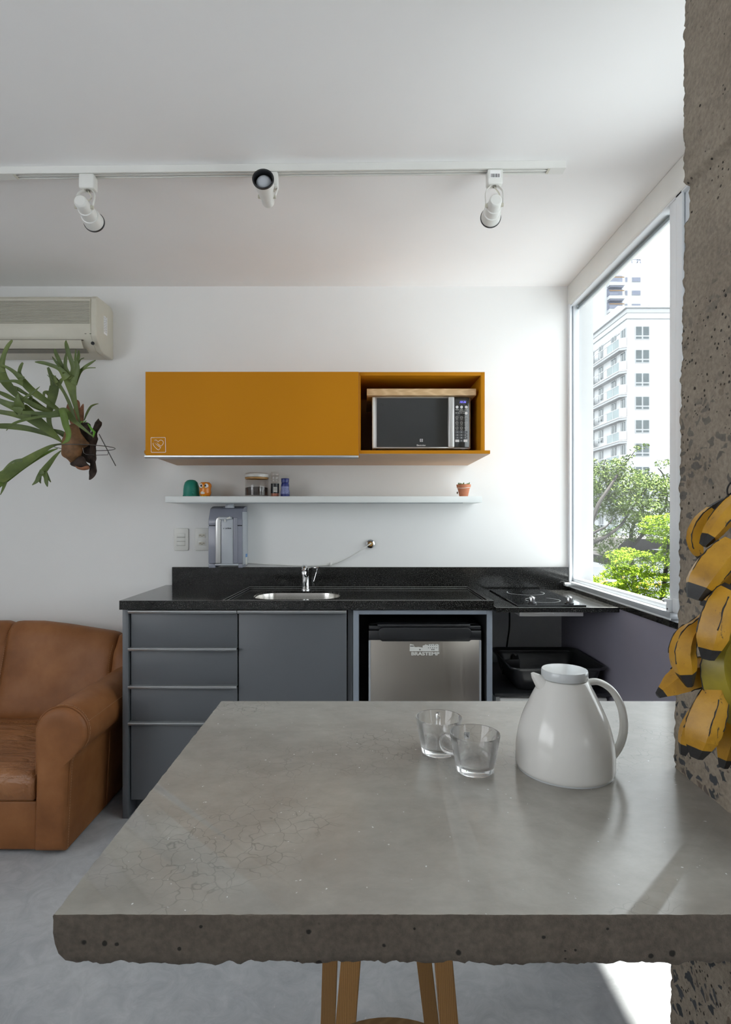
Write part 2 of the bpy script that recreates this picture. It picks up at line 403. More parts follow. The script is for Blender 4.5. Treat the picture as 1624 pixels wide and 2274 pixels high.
t = NT('staghorn_frond'); co = t.co()
c = t.ramp(t.noise(9, 4, .6, co), [(.25, (.05, .08, .018, 1)), (.5, (.10, .14, .034, 1)), (.8, (.20, .25, .06, 1))])
M['frond'] = t.set(c, .5, 0, t.bump(t.noise(120, 3, .6, co), .15, .001)); t.b.inputs['Subsurface Weight'].default_value = 0.0
M['frond_y'] = paint('light_green_frond', (.12, .19, .03), .5, var=.25, nscale=14)
M['shield'] = paint('brown_papery_shield_frond', (.20, .10, .04), .6, var=.55, nscale=18, bscale=70, bstr=.6)
M['shield_r'] = paint('rust_brown_dry_frond', (.24, .10, .05), .7, var=.4, nscale=30, bscale=90, bstr=.5)
M['bark'] = paint('dark_bark', (.040, .026, .020), .9, var=.6, nscale=40, bscale=110, bstr=1.0)
M['lime'] = paint('lime_green_tie', (.14, .42, .03), .5, var=.1)

def glassy(name, tint=(1, 1, 1, 1), rough=0.0):
    t = NT(name); t.n.remove(t.b); g = t.new('ShaderNodeBsdfGlass'); g.inputs['Color'].default_value = tint
    g.inputs['Roughness'].default_value = rough; g.inputs['IOR'].default_value = 1.47; tr = t.new('ShaderNodeBsdfTransparent'); mx = t.new('ShaderNodeMixShader'); mx.inputs[0].default_value = .85
    t.l(tr.outputs[0], mx.inputs[1]); t.l(g.outputs[0], mx.inputs[2]); t.l(mx.outputs[0], t.out.inputs[0]); return t.m
def thin_glass(name, tint=(1, 1, 1, 1), boost=1.0):
    t = NT(name); t.n.remove(t.b); tr = t.new('ShaderNodeBsdfTransparent'); tr.inputs[0].default_value = tint
    gl = t.new('ShaderNodeBsdfGlossy'); gl.inputs['Roughness'].default_value = .02; gl.inputs['Color'].default_value = (boost, boost, boost, 1)
    lw = t.new('ShaderNodeLayerWeight'); lw.inputs[0].default_value = .5
    pw = t.new('ShaderNodeMath', operation='POWER'); pw.inputs[1].default_value = 5.0; t.l(lw.outputs['Facing'], pw.inputs[0])
    fr = t.new('ShaderNodeMath', operation='MULTIPLY_ADD'); fr.inputs[1].default_value = .93; fr.inputs[2].default_value = .045; t.l(pw.outputs[0], fr.inputs[0])
    mx = t.new('ShaderNodeMixShader')
    t.l(fr.outputs[0], mx.inputs[0]); t.l(tr.outputs[0], mx.inputs[1]); t.l(gl.outputs[0], mx.inputs[2]); t.l(mx.outputs[0], t.out.inputs[0]); return t.m
M['glass'] = glassy('clear_drinking_glass', (1, 1, 1, 1))
M['pane'] = thin_glass('window_glass', (.88, .90, .895, 1), .5)
M['jar'] = thin_glass('clear_jar_plastic', (.90, .89, .88, 1))
M['smoke'] = thin_glass('clear_smoke_lens', (.9, .9, .92, 1))
def emit(name, col, st):
    t = NT(name); t.b.inputs['Base Color'].default_value = (0, 0, 0, 1); t.b.inputs['Emission Color'].default_value = col; t.b.inputs['Emission Strength'].default_value = st; return t.m
M['led'] = emit('blue_led_digits', (.18, .16, 1.0, 1), 2.2)

# ------------------------------------------------------------------ room shell
CEIL, WX, WY = 2.484, 1.073, 3.0
LX, RY = -3.0, -2.9
struct(MB().box(LX - .1, 1.25, RY - .1, 3.3, -.12, 0).build('floor', M['floor'], smooth=0), 'grey polished concrete floor')
struct(MB().box(LX - .1, 1.20, RY - .1, 3.3, CEIL, CEIL + .15).build('ceiling', M['ceiling'], smooth=0), 'white plastered ceiling')
mb = MB().box(LX, .5535, WY, 3.3, 0, CEIL).box(.5535, 1.085, WY, 3.3, PZ(1263, 3.0), CEIL)
struct(mb.build('wall_back', M['wall'], smooth=0), 'white back wall above the counter')
struct(MB().box(.5535, 1.085, 3.07, 3.3, 0, PZ(1263, 3.0)).build('wall_back_lower', M['wall_pale'], smooth=0), 'pale grey recessed wall under the cooktop slab')
SILL = EYE - .328 * WX
struct(MB().box(1.067, 1.23, RY, 3.07, 0, SILL - .022).build('wall_right', M['wall_grey'], smooth=0), 'grey painted low wall under the window')
LW0, LW1, LZ0, LZ1 = -2.4, .55, .95, 2.42
struct(MB().box(LX - .1, LX, RY, LW0, 0, CEIL).box(LX - .1, LX, LW1, 3.0, 0, CEIL).box(LX - .1, LX, LW0, LW1, 0, LZ0).box(LX - .1, LX, LW0, LW1, LZ1, CEIL).build('wall_left', M['wall'], smooth=0))
wl = struct(bpy.data.objects.new('window_3', None)); C.objects.link(wl); wl.location = (LX, LW0, LZ0)  # window added out of frame so fill daylight enters from the left
for a_, b_ in ((LW0, LW0 + .05), ((LW0 + LW1) / 2 - .025, (LW0 + LW1) / 2 + .025), (LW1 - .05, LW1)): MB().box(LX - .07, LX - .03, a_, b_, LZ0, LZ1).build('window_post', M['white_alu'], wl)
for a_, b_ in ((LZ0, LZ0 + .05), (LZ1 - .05, LZ1)): MB().box(LX - .07, LX - .03, LW0, LW1, a_, b_).build('window_rail', M['white_alu'], wl)
struct(MB().box(1.067, 1.20, RY, -.45, SILL - .0, CEIL).build('wall_right_rear', M['wall'], smooth=0))
struct(MB().box(LX, 1.25, RY - .1, RY, 0, CEIL).build('wall_rear', M['wall'], smooth=0))
# granite sill strip
mb = MB()
prof = []
for k in range(140):
    y = RY + (3.0 - RY) * k / 139
    prof.append((1.062 + .0015 * noise.noise(Vector((y * 25, 0, 0))), y))
mb.prism([(a, b) for a, b in prof] + [(1.22, 3.0), (1.22, RY)], 'z', SILL - .022, SILL, 0)
struct(mb.build('trim_1', M['granite'], smooth=0), 'black granite window sill strip with rough edge')
# outer return wall beyond the window corner (white), our building's own facade
struct(MB().box(1.085, PX(1300, 3.13), 3.02, 3.13, -9, 3.4).build('wall_outer', M['fin'], smooth=0), 'white outer wall return beyond the window')
struct(MB().box(1.20, 1.27, 1.95, 3.13, CEIL + .05, CEIL + .17).build('sun_block_ledge', M['fin'], smooth=0), 'white ledge added above the window to block sun')  # unseen ledge, added to keep the sun off the cooktop slab

# windows: frames, glass, track
def window(idx, y0, y1, label, blind=True):
    e = bpy.data.objects.new('window_%d' % idx, None); C.objects.link(e); e.location = (1.10, y0, SILL); struct(e, label)
    zt = 2.40
    MB().box(1.070, 1.155, y0, min(y1, 3.0), SILL, SILL + .026, .002).build('window_track', M['grey_alu'], e)
    MB().box(1.068, 1.073, y0, y1, SILL - .003, SILL + .0045, .001).build('track_lip', M['white_alu'], e)
    f = MB().box(1.095, 1.125, y0 + .012, y1 - .016, SILL + .024, SILL + .044, .002)
    f.box(1.095, 1.125, y1 - .03, y1 - .012, SILL + .044, zt, .002)
    f.build('window_sash', M['white_alu'], e)
    MB().box(1.074, 1.086, y1 - .030, y1 - .004, SILL + .02, zt, .002).build('window_jamb', M['white_alu'], e)
    MB().box(1.088, 1.098, y1 - .022, y1 - .012, SILL + .02, zt, .001).build('jamb_seal', M['grey_alu'], e)
    MB().box(1.106, 1.110, y0 + .02, y1 - .02, SILL + .04, zt, 0).build('window_pane', M['pane'], e, smooth=0)
    return e
w1 = window(1, 1.99, 3.0, 'sliding window with white frame beside the cooktop')
w2 = window(2, -.45, 1.74, 'long window run nearer the camera')
MB().box(1.094, 1.120, 1.75, 2.040, SILL + .024, 2.40, .003).box(1.084, 1.096, 1.945, 2.020, SILL + .024, 2.40, .003).box(1.080, 1.09, 1.935, 1.975, SILL + .024, 2.40, .003).build('window_post', M['white_alu'], w1)
for yy in (): MB().box(1.094, 1.125, yy, yy + .05, SILL + .024, 2.40, .003).build('window_post', M['white_alu'], w2)
# small white lock at the post
Yl = 2.0
lk = thing('window_lock', 'white window lock block at the bottom of the window post', 'lock', (1.075, Yl, SILL + .026))
MB().box(1.062, 1.083, 1.985, 2.005, SILL + .027, SILL + .072, .004).build('lock_body', M['white_alu'], lk)
MB().box(1.072, 1.083, 1.950, 1.984, SILL + .027, SILL + .078, .006).build('lock_plate', M['white_alu'], lk)
MB().lathe([(.0, 0), (.006, 0), (.007, .008), (.004, .014), (0, .014)], (1.064, 2.012, SILL + .064), 14, Matrix.Rotation(R(-90), 4, 'X')).build('lock_screw', M['chrome'], lk)
MB().lathe([(0, 0), (.003, 0), (.003, .002), (0, .002)], (1.0625, 1.993, SILL + .038), 12, Matrix.Rotation(R(-90), 4, 'Y')).build('keyhole', M['black_pl'], lk)
lk2 = thing('window_stop', 'small white plastic stop in the window track at the back corner', 'window stop', (1.06, 2.93, SILL))
MB().box(1.045, 1.066, 2.93, 2.98, SILL + .004, SILL + .022, .002).box(1.040, 1.046, 2.935, 2.95, SILL + .006, SILL + .018, .001).build('stop_block', M['white_alu'], lk2)

# roller blind cassette + hem
bl = thing('roller_blind', 'white roller blind cassette along the ceiling above the window', 'blind', (1.11, 1.4, 2.37))
MB().prism([(WX, CEIL - .001), (WX, 2.385), (WX + .006, 2.377), (1.16, 2.377), (1.16, CEIL - .001)], 'y', -2.8, 2.995, .002).build('cassette', M['white_pl'], bl)
MB().box(1.080, 1.13, -2.8, 2.99, 2.3705, 2.377).build('cassette_rail', M['white_alu'], bl)
MB().box(1.1175, 1.1195, PX(1, 1) * 0 + 2.078, 2.965, 2.358, 2.3705).build('blind_fabric', M['blind'], bl)
MB().box(1.113, 1.124, 2.075, 2.968, 2.350, 2.364, .003).build('hem_bar', M['grey_alu'], bl)

# ------------------------------------------------------------------ rough concrete pillar
LEAN = [(0, .5355), (.44, .5386), (.83, .5440), (1.148, .5525), (1.5, .556), (1.78, .5625), (1.79, .572), (1.846, .5715), (1.850, .5615), (1.94, .5600), (2.484, .567)]
loops = []
ring = []
y0p, y1p, wdp = .68, 1.0, .42
def seg(a, b, d=.008):
    n = max(1, int((Vector(b) - Vector(a)).length / d)); return [tuple(Vector(a).lerp(Vector(b), k / n)) for k in range(n)]
ring = seg((0, y0p), (0, y1p), .006) + seg((0, y1p), (wdp, y1p), .02) + seg((wdp, y1p), (wdp, y0p), .03) + seg((wdp, y0p), (0, y0p), .015)
nz = 520
for i in range(nz + 1):
    z = CEIL * i / nz; lx = lerp_tab(LEAN, z); L = []
    for (a, b) in ring:
        x = lx + a; y = b
        if a > .001: x = .552 + a
        p = Vector((x, y, z))
        cor = math.exp(-(((a) ** 2 + (b - y1p) ** 2) / .0003))
        d = noise.fractal(Vector((p.x * 14, p.y * 14, z * 14)), .9, 2.1, 6) * .0030
        d2 = noise.fractal(Vector((5, z * 70, b * 70)), .7, 2.3, 5) * .0016 * (0.5 + 1.2 * cor)
        p.x += (d + d2) * (1 if a < .02 else .4); p.y += d * .6 - cor * abs(noise.fractal(Vector((1, z * 40, 3)), .8, 2.1, 4)) * .006
        L.append(p)
    loops.append(L)
po = MB().loft(loops, True, True, True).build('concrete_pillar', M['pillar'], smooth=180)
struct(po, 'rough exposed aggregate concrete pillar at the right')

# ------------------------------------------------------------------ concrete table
TZ = EYE - .435
TYF, TYB = .435 * F / 879, .435 * F / 405
def table():
    TH = .0575
    outl = []
    def sg(a, b, d): outl.extend(seg(a, b, d))
    XL = PX(119, TYF); XLb = PX(492, TYB)
    sg((XL, TYF), (1.0, TYF), .004); sg((1.0, TYF), (1.0, y0p), .03)
    sg((1.0, y0p), (.548, y0p), .02); sg((.548, y0p), (.547, y1p), .01); sg((.547, y1p), (1.0, y1p), .02)
    sg((1.0, y1p), (1.0, TYB), .03); sg((1.0, TYB), (XLb, TYB), .01); sg((XLb, TYB), (XL, TYF), .008)
    rows = [(0, 0), (.0015, .0005), (.006, -.0), (.02, 0), (.035, 0), (.046, 0), (.053, -.0015), (TH, -.006), (TH, -.012)]
    n = len(outl); cx, cy = .2, 1.0
    vs = []
    for (dz, off) in rows:
        for i, (x, y) in enumerate(outl):
            front = abs(y - TYF) < 1e-4 and x < 1; left = (x < XLb + .01 and y > TYF - 1e-4 and abs(y - TYB) > 1e-3)
            px, py, pz = x, y, TZ - dz
            a = noise.fractal(Vector((x * 28, y * 28, dz * 28)), 1, 2, 4)
            jag = noise.fractal(Vector((x * 60, y * 60, 3)), .8, 2.2, 5)
            dl = x - XL
            cz = math.exp(-(dl / .02) ** 2) if front else (math.exp(-((y - TYF) / .02) ** 2) if left else 0)
            if dz > 0:
                k = .0011 * a + (.0018 * jag if dz >= .046 else .0008 * jag)
                if front: py += -off * 1.0 + k
                if left: px += -off + k
                if cz and dz > .03: # rounded lower corner
                    px += cz * .010 * ((dz - .03) / .0275) ** 2; py += cz * .004
                if dz >= TH - 1e-4:
                    pz += .0032 * jag + .0016 * noise.noise(Vector((x * 14, y * 14, 8)))
                elif dz >= .046: pz += .001 * jag
                if dz < .008: pz += .0006 * jag
            else:
                if front: py += .0009 * jag
                if left: px += .0012 * jag
            vs.append((px, py, pz))
    bm = bmesh.new(); bv = [bm.verts.new(v) for v in vs]
    top = bm.faces.new(bv[:n])
    L = len(rows)
    sides = []
    for r in range(L - 1):
        for i in range(n):
            j = (i + 1) % n; sides.append(bm.faces.new((bv[r * n + i], bv[(r + 1) * n + i], bv[(r + 1) * n + j], bv[r * n + j])))
    bot = bm.faces.new(bv[(L - 1) * n:][::-1])
    bmesh.ops.recalc_face_normals(bm, faces=bm.faces[:])
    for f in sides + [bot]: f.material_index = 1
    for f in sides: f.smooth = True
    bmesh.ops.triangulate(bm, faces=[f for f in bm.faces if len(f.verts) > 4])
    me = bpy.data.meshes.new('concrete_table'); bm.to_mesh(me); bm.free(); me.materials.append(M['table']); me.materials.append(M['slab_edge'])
    me.set_sharp_from_angle(angle=R(55))
    o = bpy.data.objects.new('concrete_table', me); C.objects.link(o)
    tag(o, 'thick cast concrete table slab with rough chipped edges joined to the pillar', 'table')
table()

# ------------------------------------------------------------------ granite worktop
CT, CB = .92, .882
SZ, SY = EYE - .368, 2.373
XL0, XR0, YF0 = -1.0254, .5515, 2.407
wt = thing('granite_worktop', 'polished black speckled granite worktop with raised drainer border', 'worktop', (-.2, 2.7, CB))
mb = MB()
outer = [(XL0, YF0), (XR0, YF0), (XR0, 2.98), (XL0, 2.98)]
rec = [(-.595, YF0 + .020), (XR0 - .020, YF0 + .020), (XR0 - .020, 2.90), (-.575, 2.90)]
hole = rrect(-.500, -.105, 2.520, 2.80, .10, 8)
RZ = CT - .010
mb.holed(outer, rec, CT); mb.wall(rec, RZ, CT); mb.holed(rec, hole, RZ); mb.wall(hole, RZ - .010, RZ)
mb.wall(outer, CB, CT); mb.holed(outer, hole, CB); mb.wall(hole, CB, RZ - .010)
mb.build('worktop_slab', M['granite'], wt, smooth=0)
M['edge'] = paint('granite_edge_highlight', (.22, .22, .21), .3, var=.2, nscale=60)  # pale colour for thin edge tubes that imitate bevel highlights on the granite
for nm, lpq, zq in (('drainer_edge_highlight', rec, CT), ('drainer_foot_highlight', [(a * .9985, b) for a, b in rec], RZ)):
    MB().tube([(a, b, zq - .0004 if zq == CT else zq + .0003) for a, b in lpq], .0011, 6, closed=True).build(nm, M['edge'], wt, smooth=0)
MB().tube([(XL0 + .001, YF0 + .001, CT - .0006), (XR0 - .001, YF0 + .001, CT - .0006)], .0011, 6).build('front_edge_highlight', M['edge'], wt, smooth=0)
MB().tube([(.5535, SY + .001, SZ - .0006), (1.0655, SY + .001, SZ - .0006)], .0011, 6).build('front_edge_highlight', M['edge'], wt, smooth=0)
MB().box(PX(382, 2.98), WX - .001, 2.98, 2.9995, .885, PZ(1259.5, 2.98), .001).build('backsplash', M['granite'], wt, smooth=0)
cs = MB().box(.5535, 1.0665, SY, 2.9795, SZ - .021, SZ, .0015).build('cooktop_slab', M['granite'], wt, smooth=0)
MB().box(.552, .5545, YF0 + .004, 2.975, CB, SZ - .001).build('slab_joint', M['granite'], wt, smooth=0)
# steel sink
sk = thing('sink', 'oblong stainless steel sink bowl set in the granite', 'sink', (-.3, 2.66, .75))
lp = lambda ins, z: [(x, y, z) for x, y in rrect(-.500 + ins, -.105 - ins, 2.520 + ins, 2.80 - ins, max(.02, .10 - ins), 8)]
MB().loft([lp(.0006, RZ - .0085), lp(.0035, RZ - .0085), lp(.006, RZ - .03), lp(.012, .80), lp(.03, .762), lp(.05, .757)], True, False, True).build('bowl', M['sink'], sk, smooth=60)
MB().lathe([(0, .7585), (.02, .7585), (.028, .760), (.03, .758)], (-.3, 2.66, 0), 24).build('drain', M['silver'], sk)
# faucet
fx, fy = PX(679, 2.86), 2.86
fa = thing('faucet', 'chrome mixer tap behind the sink bowl', 'tap', (fx, fy, RZ))
MB().lathe([(0, 0), (.023, 0), (.023, .004), (.019, .006), (.018, .09), (.0175, .105), (0, .105)], (fx, fy, RZ), 24).build('tap_body', M['chrome'], fa)
MB().lathe([(0, 0), (.018, .0), (.0185, .006), (.017, .022), (.010, .030), (0, .031)], (fx - .004, fy, RZ + .095), 24).build('tap_cap', M['chrome'], fa)
sp = spline([(fx + .004, fy - .010, RZ + .075), (fx + .005, fy - .06, RZ + .112), (fx + .006, fy - .115, RZ + .118), (fx + .006, fy - .135, RZ + .108)], 6)
MB().tube(sp, [.0145] * (len(sp) - 5) + [.013, .012, .0115, .011, .010], 14, .8).build('spout', M['chrome'], fa)
MB().lathe([(0, -.012), (.0115, -.012), (.012, 0), (.010, .004), (0, .004)], (fx + .006, fy - .133, RZ + .100), 18).build('aerator', M['chrome'], fa)
MB().tube([(fx + .008, fy, RZ + .112), (fx + .045, fy - .02, RZ + .113), (fx + .070, fy - .03, RZ + .112)], [.005, .0042, .0055], 10).build('lever', M['chrome'], fa)
MB().tube([(fx + .062, fy - .027, RZ + .111), (fx + .046, fy - .03, RZ + .055), (fx + .043, fy - .03, RZ + .045)], .0014, 8).build('lever_rod', M['chrome'], fa)

# cooktop
ck = thing('cooktop', 'black glass two-zone cooktop with two chrome knobs', 'cooktop', (.79, 2.65, SZ))
MB().box(.648, .938, 2.397, 2.925, SZ, SZ + .006, .001).build('glass_top', M['black_gl'], ck, smooth=0)
def arc_ring(cx, cy, r, a0, a1, z, wd=.0012):
    n = 40; a = [R(a0 + (a1 - a0) * k / n) for k in range(n + 1)]
    l0 = [(cx + (r - wd) * math.cos(t_), cy + (r - wd) * math.sin(t_), z) for t_ in a]; l1 = [(cx + (r + wd) * math.cos(t_), cy + (r + wd) * math.sin(t_), z) for t_ in a]
    return MB().loft([l0, l1], False)
for cx, cy, r, a0, a1 in ((.797, 2.80, .088, 150, 380), (.800, 2.545, .075, -180, 60), (.80, 2.545, .075, 95, 150)):
    arc_ring(cx, cy, r, a0, a1, SZ + .0064, .0011).build('zone_marking', M['white'], ck)
for kx in (PX(1182, 2.435), PX(1265, 2.435)):
    k = MB().lathe([(0, 0), (.019, 0), (.019, .004), (.015, .008), (.015, .011), (0, .011)], (kx, 2.437, SZ + .006), 24).build('knob', M['black_pl'], ck)
    MB().lathe([(.0125, .0), (.0125, .014), (.011, .018), (0, .018)], (kx, 2.437, SZ + .017), 24).box(kx - .0045, kx + .0045, 2.4235, 2.451, SZ + .020, SZ + .0385, .002).build('knob_cap', M['chrome'], k)
MB().box(.660, .928, 2.405, 2.90, SZ - .042, SZ - .0215, .001).build('underside_box', M['silver'], ck)
text('v', .016, facing(PX(1229, 2.404), 2.4045, SZ - .028), M['white'], ck, 'maker_mark')
cd_ = spline([(PX(1134, 2.8), 2.82, SZ - .022), (PX(1134, 2.82), 2.84, PZ(1390, 2.84)), (PX(1129, 2.86), 2.87, PZ(1420, 2.87)), (PX(1124, 2.9), 2.9, PZ(1450, 2.9))], 5)
MB().tube(cd_, .0042, 8).build('power_cord', M['cord'], ck)

# ------------------------------------------------------------------ base cabinets
CF = 2.425     # front faces
def handle_profile(x0, x1, ztop, name, parent, h=.012):
    return MB().prism([(CF + .012, ztop), (CF - .026, ztop), (CF - .026, ztop - .004), (CF - .020, ztop - h), (CF - .014, ztop - h), (CF - .014, ztop - .004), (CF + .012, ztop - .004)], 'x', x0, x1, .0006, 1).build(name, M['alu'], parent)
xA, xB, xC, xD = PX(272, 2.412), PX(289, CF), PX(529, CF), PX(772, CF)
cab = thing('drawer_cabinet', 'grey four-drawer base cabinet at the left end under the worktop', 'cabinet', ((xA + xC) / 2, 2.7, 0))
MB().box(xA, xB - .002, 2.412, 2.98, 0, CB - .0005, .001).build('side_panel', M['cab'], cab)
MB().box(xB - .002, xC, CF + .020, 2.975, .10, CB - .004).build('carcass', M['dark'], cab, smooth=0)
MB().box(xB - .002, xC, CF + .07, CF + .088, 0, .10).build('toe_kick', M['cab'], cab, smooth=0)
dz = [(1362, 1439), (1447, 1523), (1531, 1606), (1616, 1776)]
hz = [1357, 1440.5, 1525, 1606]
for (a, b), h in zip(dz, hz):
    zt, zb = PZ(a, CF), PZ(b, CF)
    d = MB().box(xB + .004, xC - .003, CF, CF + .018, zb, PZ(h, CF) - .003, .0008).build('drawer', M['cab'], cab)
    handle_profile(xB + .000, xC - .002, PZ(h, CF - .026) + .001, 'handle', d, .013)
cab2 = thing('sink_cabinet', 'grey single-door base cabinet under the sink', 'cabinet', ((xC + xD) / 2, 2.7, 0))
MB().box(xC + .001, PX(772.5, CF), CF + .020, 2.975, .10, .745).build('carcass', M['dark'], cab2, smooth=0)
MB().box(PX(773, CF + .02), PX(783.5, CF + .02), CF + .018, 2.97, 0, CB - .004).build('side_panel', M['cab'], cab2, smooth=0)
MB().box(xC + .001, PX(773, CF), CF + .07, CF + .088, 0, .10).build('toe_kick', M['cab'], cab2, smooth=0)
d = MB().box(xC + .003, PX(770, CF), CF, CF + .018, PZ(1776, CF), PZ(1357, CF) - .003, .0008).build('door', M['cab'], cab2)
handle_profile(xC + .001, PX(770, CF), PZ(1357, CF - .026) + .001, 'handle', d, .013)
ni = thing('fridge_niche', 'grey open cabinet frame around the small fridge', 'cabinet', (.3, 2.7, 0))
nl, nr = PX(784.5, 2.42), PX(1094, 2.42)
MB().box(nl, nl + .024, 2.42, 2.975, 0, CB - .0045, .001).build('side_panel', M['cab_edge'], ni)
MB().box(nr - .024, nr, 2.42, 2.975, 0, CB - .0045, .001).build('side_panel', M['cab_edge'], ni)
MB().box(nl + .024, nr - .024, 2.42, 2.975, CB - .022, CB - .0045, .001).build('top_rail', M['cab_edge'], ni)
MB().box(nl + .024, nl + .0265, 2.424, 2.97, 0.001, CB - .023).box(nr - .0265, nr - .024, 2.424, 2.97, 0.001, CB - .023).box(nl + .0266, nr - .0266, 2.96, 2.97, 0.001, CB - .023).build('dark_lining', M['dark'], ni, smooth=0)

# ------------------------------------------------------------------ mini fridge
YF = 2.45
fr = thing('mini_fridge', 'stainless steel mini fridge with black handle band in the niche', 'fridge', (.27, 2.7, 0))
fx0, fx1 = PX(819, YF), PX(1069, YF)
MB().box(fx0 + .003, fx1 - .003, YF + .05, 2.94, .03, PZ(1384, YF + .05), .006).build('body', M['black_pl'], fr)
for q in (fx0 + .03, fx1 - .03):
    for yy in (YF + .08, 2.9): MB().lathe([(0, 0), (.015, 0), (.015, .031), (0, .031)], (q, yy, 0), 12).build('foot', M['black_pl'], fr)
dr = MB().box(fx0, fx1, YF, YF + .045, .05, PZ(1421, YF), .003).build('door', M['steel'], fr)
MB().box(fx0, fx0 + .008, YF - .002, YF + .0, .05, PZ(1421, YF) - .002, .0).build('door_edge', M['grey_alu'], dr, smooth=0); MB().box(fx1 - .008, fx1, YF - .002, YF, .05, PZ(1421, YF) - .002).build('door_edge', M['grey_alu'], dr, smooth=0)
zt, zb = PZ(1400, YF), PZ(1421, YF)
hb = MB().prism([(fx0, zb), (fx0 + .05, zb), (fx0 + .058, zb - .006), (fx1 - .052, zb - .006), (fx1 - .044, zb), (fx1, zb), (fx1, zt), (fx0, zt)], 'y', YF - .004, YF + .045, .002).build('handle_band', M['black_pl'], fr)
MB().box(fx0 + .001, fx1 - .001, YF + .0, YF + .05, PZ(1398, YF), PZ(1390, YF), .002).build('top_band', M['black_pl'], fr)
hx0, hx1 = PX(840, YF), PX(1046, YF)
hp = [(x, z) for x, z in rrect(hx0, hx1, PZ(1417.5, YF), PZ(1391.5, YF), .0235, 8)]
MB().prism(hp, 'y', YF - .022, YF - .004, .003, 3).build('handle', M['black_pl'], fr)
MB().box(hx0 - .004, hx1 - .004, YF - .018, YF + .03, PZ(1391, YF), PZ(1384.5, YF), .004, 3).build('handle_top', M['black_pl'], fr)
text('BRASTEMP', .0195, facing(PX(944.5, YF), YF - .0004, PZ(1452, YF)), M['switch'], dr, 'lettering', .0006, sx=1.32, offset=.0006)
# pictogram of a long building above the letters
g0, g1 = PX(910, YF), PX(974.5, YF)
W_ = g1 - g0; bz = PZ(1446, YF); H_ = PZ(1430, YF) - bz
sil = [(0, 0), (1, 0), (1, .85), (.97, .97), (.93, 1), (.88, .9), (.84, .96), (.80, 1.02), (.76, .96), (.70, .98), (.66, .95), (.62, .84), (.58, .9), (.55, .96), (.52, .85), (.48, .80), (.45, .78), (.45, .5), (.38, .55), (.30, .6), (.22, .56), (.17, .60), (.15, .7), (.15, .87), (.01, 1.02)]
pg = MB().prism([(g0 + a * W_, bz + b * H_) for a, b in sil], 'y', YF - .0010, YF - .0001).build('building_emblem', M['switch'], dr, smooth=0)
mk = MB()
for a in (.65, .72, .79, .86, .93):
    for b in (.42, .78): mk.box(g0 + (a - .012) * W_, g0 + (a + .012) * W_, YF - .0014, YF - .0009, bz + (b) * H_, bz + (b + .1) * H_)
for a in (.34, .37, .76, .80, .84): mk.box(g0 + (a - .011) * W_, g0 + (a + .011) * W_, YF - .0014, YF - .0009, bz + .14 * H_, bz + .30 * H_)
mk.box(g0 + .02 * W_, g0 + .14 * W_, YF - .0014, YF - .0009, bz + .66 * H_, bz + .76 * H_)
mk.build('emblem_detail', M['black_pl'], pg, smooth=0, kind='stuff')

# ------------------------------------------------------------------ white appliance and dish tub under the cooktop slab
ap = thing('white_appliance', 'low white front-loading appliance with black top beside the fridge niche', 'appliance', (.8, 2.7, 0))
MB().box(.572, 1.050, 2.46, 2.95, .02, .505, .008).build('body', M['white_pl'], ap)
MB().box(.560, 1.058, 2.425, 2.955, .508, .524, .004).build('top_cover', M['black_pl'], ap)
MB().box(.585, .815, 2.440, 2.46, .12, .500, .008, 3).box(.83, 1.045, 2.440, 2.46, .12, .500, .008, 3).build('front_panel', M['white_pl'], ap)
tb = thing('dish_tub', 'black plastic dish tub with rounded corners on the white appliance', 'tub', (.84, 2.62, .524))
def tl(ins, z, r=.04): return [(x, y, z) for x, y in rrect(.632 + ins, 1.044 - ins, 2.430 + ins, 2.835 - ins, r, 6)]
zt = EYE - .636
MB().loft([tl(.045, .527), tl(.042, .5255), tl(.034, .535), tl(.014, zt - .014), tl(.008, zt - .012), tl(.0, zt - .010), tl(-.003, zt - .004), tl(-.002, zt), tl(.003, zt), tl(.007, zt - .003), tl(.022, zt - .03), tl(.040, .534), tl(.044, .532)], True, True, True).build('tub_body', M['black_pl'], tb, smooth=40)
MB().box(.655, .735, 2.685, 2.690, .534, zt - .025, .001).box(.733, .738, 2.685, 2.805, .534, zt - .025, .001).prism([(2.70, zt - .026), (2.715, zt - .008), (2.73, zt - .026)], 'x', .731, .738).build('divider', M['black_pl'], tb)

# ------------------------------------------------------------------ wall cabinet
OF = 2.47
ow = thing('wall_cabinet', 'mustard orange wall cabinet with sliding door and open microwave bay', 'wall cabinet', (-.2, 2.7, 1.545))
zt = PZ(826, OF); zb0, zb1 = PZ(1000, OF), PZ(1008, OF)
xr = PX(1077, OF); xl = PX(326, OF); xd = PX(798.5, OF); xi = PX(1068, OF)
MB().box(xd, xi, OF, 2.99, PZ(834, OF), zt, .0008).box(xl, xd, OF, 2.99, PZ(834, OF), zt).build('top_panel', M['orange'], ow)
MB().box(xi, xr, OF, 2.99, zb0, zt, .0008).build('side_panel', M['orange'], ow)
MB().box(xl, xl + .018, OF, 2.99, zb0, PZ(834, OF), .0008).build('side_panel', M['orange'], ow)
MB().box(xd - .008, xd + .005, OF, 2.985, zb0, PZ(834, OF) - .0002, .0005).build('partition', M['orange'], ow)
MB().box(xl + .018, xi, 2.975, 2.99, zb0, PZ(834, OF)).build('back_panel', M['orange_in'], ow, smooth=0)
bp = [(PX(320.5, OF), OF), (PX(1089, OF), OF), (.552, 2.999), (-.976, 2.999)]
MB().prism(bp, 'z', zb1 + .0012, zb0, .0006, 1).build('bottom_board', M['orange'], ow, smooth=0)
bp2 = [(PX(321, OF), OF + .0015), (PX(1088.5, OF), OF + .0015), (.551, 2.999), (-.975, 2.999)]
MB().prism(bp2, 'z', zb1, zb1 + .0012, 0).build('underside', M['under'], ow, smooth=0)
DF = 2.447
